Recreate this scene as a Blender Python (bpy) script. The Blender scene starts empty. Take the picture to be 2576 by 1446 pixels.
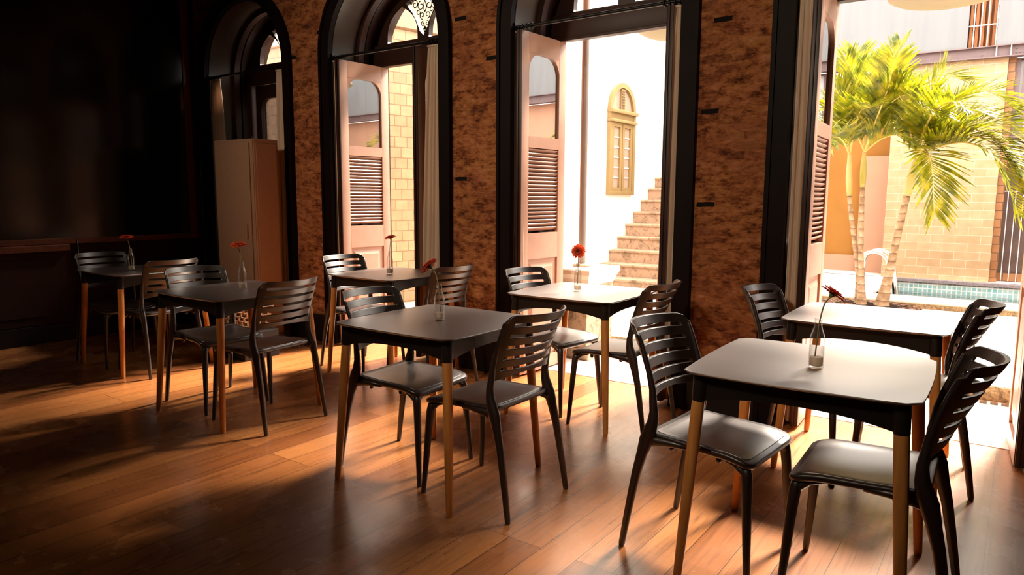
import bpy, bmesh, math, random
from mathutils import Vector, Matrix
random.seed(7)
S = bpy.context.scene
COL = S.collection
PI = math.pi

# ------------------------------------------------------------------ materials
def mat(name, col, rough=0.5, spec=0.5, metal=0.0, var=0.0, vscale=6.0, bump=0.0, bscale=60.0, stretch=(1, 1, 1), col2=None, coat=0.0, sheen=0.0):
    m = bpy.data.materials.new(name); m.use_nodes = True
    nt = m.node_tree; N = nt.nodes; L = nt.links
    b = N['Principled BSDF']
    b.inputs['Base Color'].default_value = (*col, 1)
    b.inputs['Roughness'].default_value = rough
    b.inputs['Specular IOR Level'].default_value = spec
    b.inputs['Metallic'].default_value = metal
    b.inputs['Coat Weight'].default_value = coat; b.inputs['Coat IOR'].default_value = 2.4; b.inputs['Coat Roughness'].default_value = 0.40
    if spec > 0.6: b.inputs['Specular Tint'].default_value = (1.0, 0.86, 0.78, 1); b.inputs['Coat Tint'].default_value = (1.0, 0.96, 0.93, 1)
    if sheen: b.inputs['Sheen Weight'].default_value = sheen
    tc = N.new('ShaderNodeTexCoord'); mp = N.new('ShaderNodeMapping')
    mp.inputs['Scale'].default_value = stretch
    L.new(tc.outputs['Object'], mp.inputs['Vector'])
    n = N.new('ShaderNodeTexNoise'); n.inputs['Scale'].default_value = vscale; n.inputs['Detail'].default_value = 5
    L.new(mp.outputs['Vector'], n.inputs['Vector'])
    if var > 0 or col2:
        r = N.new('ShaderNodeValToRGB')
        c2 = col2 if col2 else tuple(min(1, c * (1 + var)) for c in col)
        c1 = tuple(c * (1 - var) for c in col)
        r.color_ramp.elements[0].position = 0.32; r.color_ramp.elements[0].color = (*c1, 1)
        r.color_ramp.elements[1].position = 0.68; r.color_ramp.elements[1].color = (*c2, 1)
        L.new(n.outputs['Fac'], r.inputs['Fac']); L.new(r.outputs['Color'], b.inputs['Base Color'])
    if bump > 0:
        n2 = N.new('ShaderNodeTexNoise'); n2.inputs['Scale'].default_value = bscale; n2.inputs['Detail'].default_value = 3
        L.new(mp.outputs['Vector'], n2.inputs['Vector'])
        bp = N.new('ShaderNodeBump'); bp.inputs['Strength'].default_value = bump; bp.inputs['Distance'].default_value = 0.004
        L.new(n2.outputs['Fac'], bp.inputs['Height']); L.new(bp.outputs['Normal'], b.inputs['Normal'])
    return m

def nodes(name):
    m = bpy.data.materials.new(name); m.use_nodes = True
    return m, m.node_tree.nodes, m.node_tree.links, m.node_tree.nodes['Principled BSDF']

def ramp(N, stops):
    r = N.new('ShaderNodeValToRGB'); e = r.color_ramp.elements
    while len(e) < len(stops): e.new(0.5)
    for k, (p, c) in enumerate(stops):
        e[k].position = p; e[k].color = (*c, 1)
    return r

def mixc(N, L, fac, a, b, mode='MIX'):
    x = N.new('ShaderNodeMix'); x.data_type = 'RGBA'; x.blend_type = mode
    for s, v in ((x.inputs['Factor'], fac), (x.inputs['A'], a), (x.inputs['B'], b)):
        if hasattr(v, 'links'): L.new(v, s)
        elif isinstance(v, tuple): s.default_value = (*v, 1)
        else: s.default_value = v
    return x.outputs['Result']

def floor_material():
    m, N, L, b = nodes('oiled_hardwood_planks')
    tc = N.new('ShaderNodeTexCoord')
    mp = N.new('ShaderNodeMapping'); mp.inputs['Rotation'].default_value = (0, 0, PI / 2); mp.inputs['Location'].default_value = (0, 0.017, 0)
    L.new(tc.outputs['Object'], mp.inputs['Vector'])
    br = N.new('ShaderNodeTexBrick')
    br.inputs['Color1'].default_value = (0, 0, 0, 1); br.inputs['Color2'].default_value = (1, 1, 1, 1)
    br.inputs['Mortar'].default_value = (0, 0, 0, 1); br.inputs['Scale'].default_value = 1
    br.inputs['Mortar Size'].default_value = 0.0016; br.inputs['Mortar Smooth'].default_value = 0.3
    br.inputs['Brick Width'].default_value = 2.1; br.inputs['Row Height'].default_value = 0.1503
    br.offset = 0.37; br.offset_frequency = 3
    L.new(mp.outputs['Vector'], br.inputs['Vector'])
    base = ramp(N, [(0.0, (0.29, 0.095, 0.026)), (0.35, (0.45, 0.165, 0.046)), (0.7, (0.55, 0.22, 0.066)), (1.0, (0.37, 0.125, 0.034))])
    L.new(br.outputs['Color'], base.inputs['Fac'])
    # grain runs along the planks, shifted per plank
    add = N.new('ShaderNodeVectorMath'); add.operation = 'MULTIPLY_ADD'
    L.new(br.outputs['Color'], add.inputs[0]); add.inputs[1].default_value = (7, 13, 5); L.new(tc.outputs['Object'], add.inputs[2])
    mg = N.new('ShaderNodeMapping'); mg.inputs['Scale'].default_value = (55, 2.2, 1)
    L.new(add.outputs['Vector'], mg.inputs['Vector'])
    g = N.new('ShaderNodeTexNoise'); g.inputs['Scale'].default_value = 1.0; g.inputs['Detail'].default_value = 6; g.inputs['Roughness'].default_value = 0.62; g.inputs['Distortion'].default_value = 0.6
    L.new(mg.outputs['Vector'], g.inputs['Vector'])
    gr = ramp(N, [(0.30, (0.42, 0.34, 0.28)), (0.50, (1, 1, 1)), (0.72, (1.0, 0.90, 0.74))])
    L.new(g.outputs['Fac'], gr.inputs['Fac'])
    c = mixc(N, L, 0.85, base.outputs['Color'], gr.outputs['Color'], 'MULTIPLY')
    c = mixc(N, L, br.outputs['Fac'], c, (0.03, 0.010, 0.004))
    L.new(c, b.inputs['Base Color'])
    n2 = N.new('ShaderNodeTexNoise'); n2.inputs['Scale'].default_value = 5; n2.inputs['Detail'].default_value = 4
    L.new(tc.outputs['Object'], n2.inputs['Vector'])
    rr = N.new('ShaderNodeMapRange'); rr.inputs['From Min'].default_value = 0.3; rr.inputs['From Max'].default_value = 0.7
    rr.inputs['To Min'].default_value = 0.19; rr.inputs['To Max'].default_value = 0.33
    L.new(n2.outputs['Fac'], rr.inputs['Value']); L.new(rr.outputs['Result'], b.inputs['Roughness'])
    b.inputs['Specular IOR Level'].default_value = 0.7; b.inputs['Specular Tint'].default_value = (1.0, 0.88, 0.78, 1)
    b.inputs['Coat Weight'].default_value = 0.7; b.inputs['Coat IOR'].default_value = 1.7; b.inputs['Coat Roughness'].default_value = 0.34; b.inputs['Coat Tint'].default_value = (1.0, 0.95, 0.9, 1)
    inv = N.new('ShaderNodeMath'); inv.operation = 'SUBTRACT'; inv.inputs[0].default_value = 1
    L.new(br.outputs['Fac'], inv.inputs[1])
    bp = N.new('ShaderNodeBump'); bp.inputs['Strength'].default_value = 0.12; bp.inputs['Distance'].default_value = 0.0012
    L.new(inv.outputs[0], bp.inputs['Height'])
    bp2 = N.new('ShaderNodeBump'); bp2.inputs['Strength'].default_value = 0.06; bp2.inputs['Distance'].default_value = 0.002
    L.new(g.outputs['Fac'], bp2.inputs['Height']); L.new(bp.outputs['Normal'], bp2.inputs['Normal'])
    L.new(bp2.outputs['Normal'], b.inputs['Normal'])
    return m

def old_brick_material():
    m, N, L, b = nodes('rough_old_brick_with_plaster')
    tc = N.new('ShaderNodeTexCoord')
    sx = N.new('ShaderNodeSeparateXYZ'); L.new(tc.outputs['Object'], sx.inputs[0])
    ad = N.new('ShaderNodeMath'); ad.operation = 'ADD'; L.new(sx.outputs['X'], ad.inputs[0]); L.new(sx.outputs['Y'], ad.inputs[1])
    cb = N.new('ShaderNodeCombineXYZ'); L.new(ad.outputs[0], cb.inputs['X']); L.new(sx.outputs['Z'], cb.inputs['Y'])
    w = N.new('ShaderNodeTexNoise'); w.inputs['Scale'].default_value = 7; w.inputs['Detail'].default_value = 4
    L.new(tc.outputs['Object'], w.inputs['Vector'])
    wv = N.new('ShaderNodeVectorMath'); wv.operation = 'MULTIPLY_ADD'; wv.inputs[1].default_value = (0.10, 0.075, 0)
    L.new(w.outputs['Color'], wv.inputs[0]); L.new(cb.outputs[0], wv.inputs[2])
    def bricks(bw, rh, ms):
        br = N.new('ShaderNodeTexBrick'); br.inputs['Scale'].default_value = 1
        br.inputs['Color1'].default_value = (0, 0, 0, 1); br.inputs['Color2'].default_value = (1, 1, 1, 1); br.inputs['Mortar'].default_value = (0.5, 0.5, 0.5, 1)
        br.inputs['Brick Width'].default_value = bw; br.inputs['Row Height'].default_value = rh; br.inputs['Mortar Size'].default_value = ms; br.inputs['Mortar Smooth'].default_value = 0.6
        L.new(wv.outputs['Vector'], br.inputs['Vector']); return br
    b1 = bricks(0.19, 0.062, 0.011)
    n1 = N.new('ShaderNodeTexNoise'); n1.inputs['Scale'].default_value = 3.4; n1.inputs['Detail'].default_value = 8; n1.inputs['Roughness'].default_value = 0.68
    L.new(tc.outputs['Object'], n1.inputs['Vector'])
    n3 = N.new('ShaderNodeTexNoise'); n3.inputs['Scale'].default_value = 13; n3.inputs['Detail'].default_value = 10; n3.inputs['Roughness'].default_value = 0.72
    mp3 = N.new('ShaderNodeMapping'); mp3.inputs['Scale'].default_value = (1, 1, 2.2); L.new(tc.outputs['Object'], mp3.inputs['Vector']); L.new(mp3.outputs['Vector'], n3.inputs['Vector'])
    plaster = ramp(N, [(0.34, (0.045, 0.012, 0.006)), (0.43, (0.20, 0.060, 0.020)), (0.52, (0.40, 0.150, 0.055)), (0.62, (0.48, 0.200, 0.095)), (0.75, (0.64, 0.33, 0.20))])
    L.new(n3.outputs['Fac'], plaster.inputs['Fac'])
    hue = ramp(N, [(0.36, (0.62, 0.50, 0.50)), (0.48, (1, 0.92, 0.85)), (0.6, (1.0, 1.0, 0.8)), (0.7, (1.0, 0.84, 0.82))])
    L.new(n1.outputs['Fac'], hue.inputs['Fac'])
    pl = mixc(N, L, 1.0, plaster.outputs['Color'], hue.outputs['Color'], 'MULTIPLY')
    # exposed darker bricks where the plaster has gone
    bc = ramp(N, [(0.0, (0.05, 0.014, 0.008)), (0.3, (0.22, 0.062, 0.028)), (0.7, (0.27, 0.09, 0.032)), (1.0, (0.36, 0.14, 0.06))])
    L.new(b1.outputs['Color'], bc.inputs['Fac'])
    bcm = mixc(N, L, b1.outputs['Fac'], bc.outputs['Color'], pl)
    mask = N.new('ShaderNodeTexNoise'); mask.inputs['Scale'].default_value = 2.6; mask.inputs['Detail'].default_value = 7; mask.inputs['Roughness'].default_value = 0.7
    mpk = N.new('ShaderNodeMapping'); mpk.inputs['Location'].default_value = (3.3, 1.7, 5.1); L.new(tc.outputs['Object'], mpk.inputs['Vector']); L.new(mpk.outputs['Vector'], mask.inputs['Vector'])
    mr = ramp(N, [(0.50, (0, 0, 0)), (0.68, (0.85, 0.85, 0.85))]); L.new(mask.outputs['Fac'], mr.inputs['Fac'])
    c = mixc(N, L, mr.outputs['Color'], pl, bcm)
    # a few missing bricks: near-black holes
    th = N.new('ShaderNodeMath'); th.operation = 'GREATER_THAN'; th.inputs[1].default_value = 0.989
    wv_old = wv; wv = N.new('ShaderNodeVectorMath'); wv.operation = 'MULTIPLY_ADD'; wv.inputs[1].default_value = (0.022, 0.016, 0)
    L.new(w.outputs['Color'], wv.inputs[0]); L.new(cb.outputs[0], wv.inputs[2])
    b2 = bricks(0.115, 0.034, 0.003); b2.inputs['Mortar'].default_value = (0, 0, 0, 1)
    L.new(b2.outputs['Color'], th.inputs[0])
    c = mixc(N, L, th.outputs[0], c, (0.006, 0.003, 0.002))
    L.new(c, b.inputs['Base Color'])
    b.inputs['Roughness'].default_value = 0.8; b.inputs['Specular IOR Level'].default_value = 0.25
    h = N.new('ShaderNodeMath'); h.operation = 'MULTIPLY_ADD'; h.inputs[1].default_value = -0.16
    L.new(b1.outputs['Fac'], h.inputs[0]); L.new(n3.outputs['Fac'], h.inputs[2])
    bp = N.new('ShaderNodeBump'); bp.inputs['Strength'].default_value = 0.9; bp.inputs['Distance'].default_value = 0.016
    L.new(h.outputs[0], bp.inputs['Height']); L.new(bp.outputs['Normal'], b.inputs['Normal'])
    return m

def tile_wall_material(name, c1, c2, mortar, bw, rh, axis, ms=0.006, rough=0.45, offset=0.5):
    m, N, L, b = nodes(name)
    tc = N.new('ShaderNodeTexCoord'); sx = N.new('ShaderNodeSeparateXYZ'); L.new(tc.outputs['Object'], sx.inputs[0])
    cb = N.new('ShaderNodeCombineXYZ')
    L.new(sx.outputs['X' if axis == 'x' else 'Y'], cb.inputs['X'])
    L.new(sx.outputs['Y' if axis == 'floor' else 'Z'], cb.inputs['Y'])
    if axis == 'floor': L.new(sx.outputs['X'], cb.inputs['X'])
    br = N.new('ShaderNodeTexBrick'); br.inputs['Scale'].default_value = 1; br.offset = offset
    br.inputs['Color1'].default_value = (*c1, 1); br.inputs['Color2'].default_value = (*c2, 1); br.inputs['Mortar'].default_value = (*mortar, 1)
    br.inputs['Brick Width'].default_value = bw; br.inputs['Row Height'].default_value = rh; br.inputs['Mortar Size'].default_value = ms; br.inputs['Mortar Smooth'].default_value = 0.2
    L.new(cb.outputs[0], br.inputs['Vector'])
    n = N.new('ShaderNodeTexNoise'); n.inputs['Scale'].default_value = 9; n.inputs['Detail'].default_value = 4
    L.new(tc.outputs['Object'], n.inputs['Vector'])
    r = ramp(N, [(0.3, (0.85, 0.82, 0.78)), (0.7, (1, 1, 1))]); L.new(n.outputs['Fac'], r.inputs['Fac'])
    c = mixc(N, L, 1.0, br.outputs['Color'], r.outputs['Color'], 'MULTIPLY')
    L.new(c, b.inputs['Base Color']); b.inputs['Roughness'].default_value = rough
    bp = N.new('ShaderNodeBump'); bp.invert = True; bp.inputs['Strength'].default_value = 0.5; bp.inputs['Distance'].default_value = 0.004
    L.new(br.outputs['Fac'], bp.inputs['Height']); L.new(bp.outputs['Normal'], b.inputs['Normal'])
    return m

def stone_material(name, light, dark, scale=5.0, lo=0.36, hi=0.58):
    m, N, L, b = nodes(name)
    tc = N.new('ShaderNodeTexCoord')
    n = N.new('ShaderNodeTexNoise'); n.inputs['Scale'].default_value = scale; n.inputs['Detail'].default_value = 9; n.inputs['Roughness'].default_value = 0.7; n.inputs['Distortion'].default_value = 1.2
    L.new(tc.outputs['Object'], n.inputs['Vector'])
    r = ramp(N, [(lo, dark), (hi, light)]); L.new(n.outputs['Fac'], r.inputs['Fac']); L.new(r.outputs['Color'], b.inputs['Base Color'])
    b.inputs['Roughness'].default_value = 0.75
    bp = N.new('ShaderNodeBump'); bp.inputs['Strength'].default_value = 0.4; bp.inputs['Distance'].default_value = 0.006
    L.new(n.outputs['Fac'], bp.inputs['Height']); L.new(bp.outputs['Normal'], b.inputs['Normal'])
    return m

def pane_material(name, refl=0.4, tint=(0.93, 0.95, 0.94)):
    m = bpy.data.materials.new(name); m.use_nodes = True; N = m.node_tree.nodes; L = m.node_tree.links
    N.remove(N['Principled BSDF']); out = N['Material Output']
    t = N.new('ShaderNodeBsdfTransparent'); t.inputs['Color'].default_value = (*tint, 1)
    g = N.new('ShaderNodeBsdfGlossy'); g.inputs['Roughness'].default_value = 0.01
    lw = N.new('ShaderNodeLayerWeight'); lw.inputs['Blend'].default_value = 0.5
    f = ramp(N, [(0.0, (0.06,) * 3), (0.25, (refl * 0.5,) * 3), (0.45, (refl,) * 3), (0.75, (0.65,) * 3), (1.0, (1.0,) * 3)]); L.new(lw.outputs['Facing'], f.inputs['Fac'])
    mx = N.new('ShaderNodeMixShader'); L.new(f.outputs[0], mx.inputs[0]); L.new(t.outputs[0], mx.inputs[1]); L.new(g.outputs[0], mx.inputs[2]); L.new(mx.outputs[0], out.inputs[0])
    return m

def glass_material():
    m = bpy.data.materials.new('clear_bottle_glass'); m.use_nodes = True; N = m.node_tree.nodes; L = m.node_tree.links
    N.remove(N['Principled BSDF']); out = N['Material Output']
    lw = N.new('ShaderNodeLayerWeight'); lw.inputs['Blend'].default_value = 0.35
    r = ramp(N, [(0.0, (0.985, 0.985, 0.98)), (0.6, (0.965, 0.96, 0.95)), (0.97, (0.62, 0.58, 0.54))]); L.new(lw.outputs['Facing'], r.inputs['Fac'])
    t = N.new('ShaderNodeBsdfTransparent'); L.new(r.outputs['Color'], t.inputs['Color'])
    g = N.new('ShaderNodeBsdfGlossy'); g.inputs['Roughness'].default_value = 0.08
    n = N.new('ShaderNodeTexNoise'); n.inputs['Scale'].default_value = 45
    bp = N.new('ShaderNodeBump'); bp.inputs['Strength'].default_value = 0.12; bp.inputs['Distance'].default_value = 0.002; L.new(n.outputs['Fac'], bp.inputs['Height']); L.new(bp.outputs['Normal'], g.inputs['Normal'])
    f = ramp(N, [(0.0, (0.05,) * 3), (0.35, (0.13,) * 3), (0.7, (0.38,) * 3), (1.0, (0.85,) * 3)]); L.new(lw.outputs['Facing'], f.inputs['Fac'])
    mx = N.new('ShaderNodeMixShader'); L.new(f.outputs[0], mx.inputs[0]); L.new(t.outputs[0], mx.inputs[1]); L.new(g.outputs[0], mx.inputs[2]); L.new(mx.outputs[0], out.inputs[0])
    return m

def water_material():
    m, N, L, b = nodes('clear_pool_water')
    b.inputs['Base Color'].default_value = (0.62, 0.93, 0.95, 1); b.inputs['Roughness'].default_value = 0.03
    b.inputs['Transmission Weight'].default_value = 1; b.inputs['IOR'].default_value = 1.33
    n = N.new('ShaderNodeTexNoise'); n.inputs['Scale'].default_value = 7; n.inputs['Detail'].default_value = 3
    bp = N.new('ShaderNodeBump'); bp.inputs['Strength'].default_value = 0.25; bp.inputs['Distance'].default_value = 0.02
    L.new(n.outputs['Fac'], bp.inputs['Height']); L.new(bp.outputs['Normal'], b.inputs['Normal'])
    return m

def leaf_material(name, c1, c2, c3):
    m, N, L, b = nodes(name)
    tc = N.new('ShaderNodeTexCoord')
    n = N.new('ShaderNodeTexNoise'); n.inputs['Scale'].default_value = 9; n.inputs['Detail'].default_value = 3
    L.new(tc.outputs['Object'], n.inputs['Vector'])
    r = ramp(N, [(0.3, c1), (0.5, c2), (0.7, c3)]); L.new(n.outputs['Fac'], r.inputs['Fac'])
    L.new(r.outputs['Color'], b.inputs['Base Color']); b.inputs['Roughness'].default_value = 0.38; b.inputs['Specular IOR Level'].default_value = 0.6
    out = N['Material Output']
    tr = N.new('ShaderNodeBsdfTranslucent'); L.new(r.outputs['Color'], tr.inputs['Color'])
    mx = N.new('ShaderNodeMixShader'); mx.inputs[0].default_value = 0.38
    L.new(b.outputs[0], mx.inputs[1]); L.new(tr.outputs[0], mx.inputs[2]); L.new(mx.outputs[0], out.inputs[0])
    return m

def cloth_material():
    m, N, L, b = nodes('unbleached_curtain_linen')
    n = N.new('ShaderNodeTexNoise'); n.inputs['Scale'].default_value = 90; n.inputs['Detail'].default_value = 4
    r = ramp(N, [(0.35, (0.74, 0.55, 0.40)), (0.65, (0.82, 0.65, 0.50))]); L.new(n.outputs['Fac'], r.inputs['Fac']); L.new(r.outputs['Color'], b.inputs['Base Color'])
    b.inputs['Roughness'].default_value = 0.9; b.inputs['Specular IOR Level'].default_value = 0.1
    out = N['Material Output']; tr = N.new('ShaderNodeBsdfTranslucent'); L.new(r.outputs['Color'], tr.inputs['Color'])
    mx = N.new('ShaderNodeMixShader'); mx.inputs[0].default_value = 0.25
    L.new(b.outputs[0], mx.inputs[1]); L.new(tr.outputs[0], mx.inputs[2]); L.new(mx.outputs[0], out.inputs[0])
    return m

def sand_material():
    m, N, L, b = nodes('fine_white_sand')
    n = N.new('ShaderNodeTexNoise'); n.inputs['Scale'].default_value = 300; n.inputs['Detail'].default_value = 3
    r = ramp(N, [(0.35, (0.85, 0.70, 0.56)), (0.65, (0.97, 0.86, 0.74))]); L.new(n.outputs['Fac'], r.inputs['Fac']); L.new(r.outputs['Color'], b.inputs['Base Color']); b.inputs['Roughness'].default_value = 0.9
    out = N['Material Output']; tr = N.new('ShaderNodeBsdfTranslucent'); L.new(r.outputs['Color'], tr.inputs['Color'])
    mx = N.new('ShaderNodeMixShader'); mx.inputs[0].default_value = 0.55
    L.new(b.outputs[0], mx.inputs[1]); L.new(tr.outputs[0], mx.inputs[2]); L.new(mx.outputs[0], out.inputs[0])
    return m

def petal_material(name, c1, c2):
    m, N, L, b = nodes(name)
    n = N.new('ShaderNodeTexNoise'); n.inputs['Scale'].default_value = 70; n.inputs['Detail'].default_value = 3
    r = ramp(N, [(0.35, c1), (0.65, c2)]); L.new(n.outputs['Fac'], r.inputs['Fac']); L.new(r.outputs['Color'], b.inputs['Base Color']); b.inputs['Roughness'].default_value = 0.55
    out = N['Material Output']; tr = N.new('ShaderNodeBsdfTranslucent'); L.new(r.outputs['Color'], tr.inputs['Color'])
    mx = N.new('ShaderNodeMixShader'); mx.inputs[0].default_value = 0.5
    L.new(b.outputs[0], mx.inputs[1]); L.new(tr.outputs[0], mx.inputs[2]); L.new(mx.outputs[0], out.inputs[0])
    return m

def trunk_material():
    m, N, L, b = nodes('ringed_palm_bark')
    tc = N.new('ShaderNodeTexCoord'); sx = N.new('ShaderNodeSeparateXYZ'); L.new(tc.outputs['Object'], sx.inputs[0])
    n = N.new('ShaderNodeTexNoise'); n.inputs['Scale'].default_value = 14; n.inputs['Detail'].default_value = 5; L.new(tc.outputs['Object'], n.inputs['Vector'])
    ad = N.new('ShaderNodeMath'); ad.operation = 'MULTIPLY_ADD'; ad.inputs[1].default_value = 0.03; L.new(n.outputs['Fac'], ad.inputs[0]); L.new(sx.outputs['Z'], ad.inputs[2])
    mu = N.new('ShaderNodeMath'); mu.operation = 'MULTIPLY'; mu.inputs[1].default_value = 11.5; L.new(ad.outputs[0], mu.inputs[0])
    fr = N.new('ShaderNodeMath'); fr.operation = 'FRACT'; L.new(mu.outputs[0], fr.inputs[0])
    r = ramp(N, [(0.0, (0.16, 0.09, 0.05)), (0.12, (0.56, 0.42, 0.28)), (0.8, (0.45, 0.31, 0.19)), (1.0, (0.30, 0.19, 0.11))]); L.new(fr.outputs[0], r.inputs['Fac'])
    r2 = ramp(N, [(0.35, (0.55, 0.5, 0.42)), (0.6, (1, 1, 1))]); L.new(n.outputs['Fac'], r2.inputs['Fac'])
    L.new(mixc(N, L, 1.0, r.outputs['Color'], r2.outputs['Color'], 'MULTIPLY'), b.inputs['Base Color']); b.inputs['Roughness'].default_value = 0.85
    return m

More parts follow.
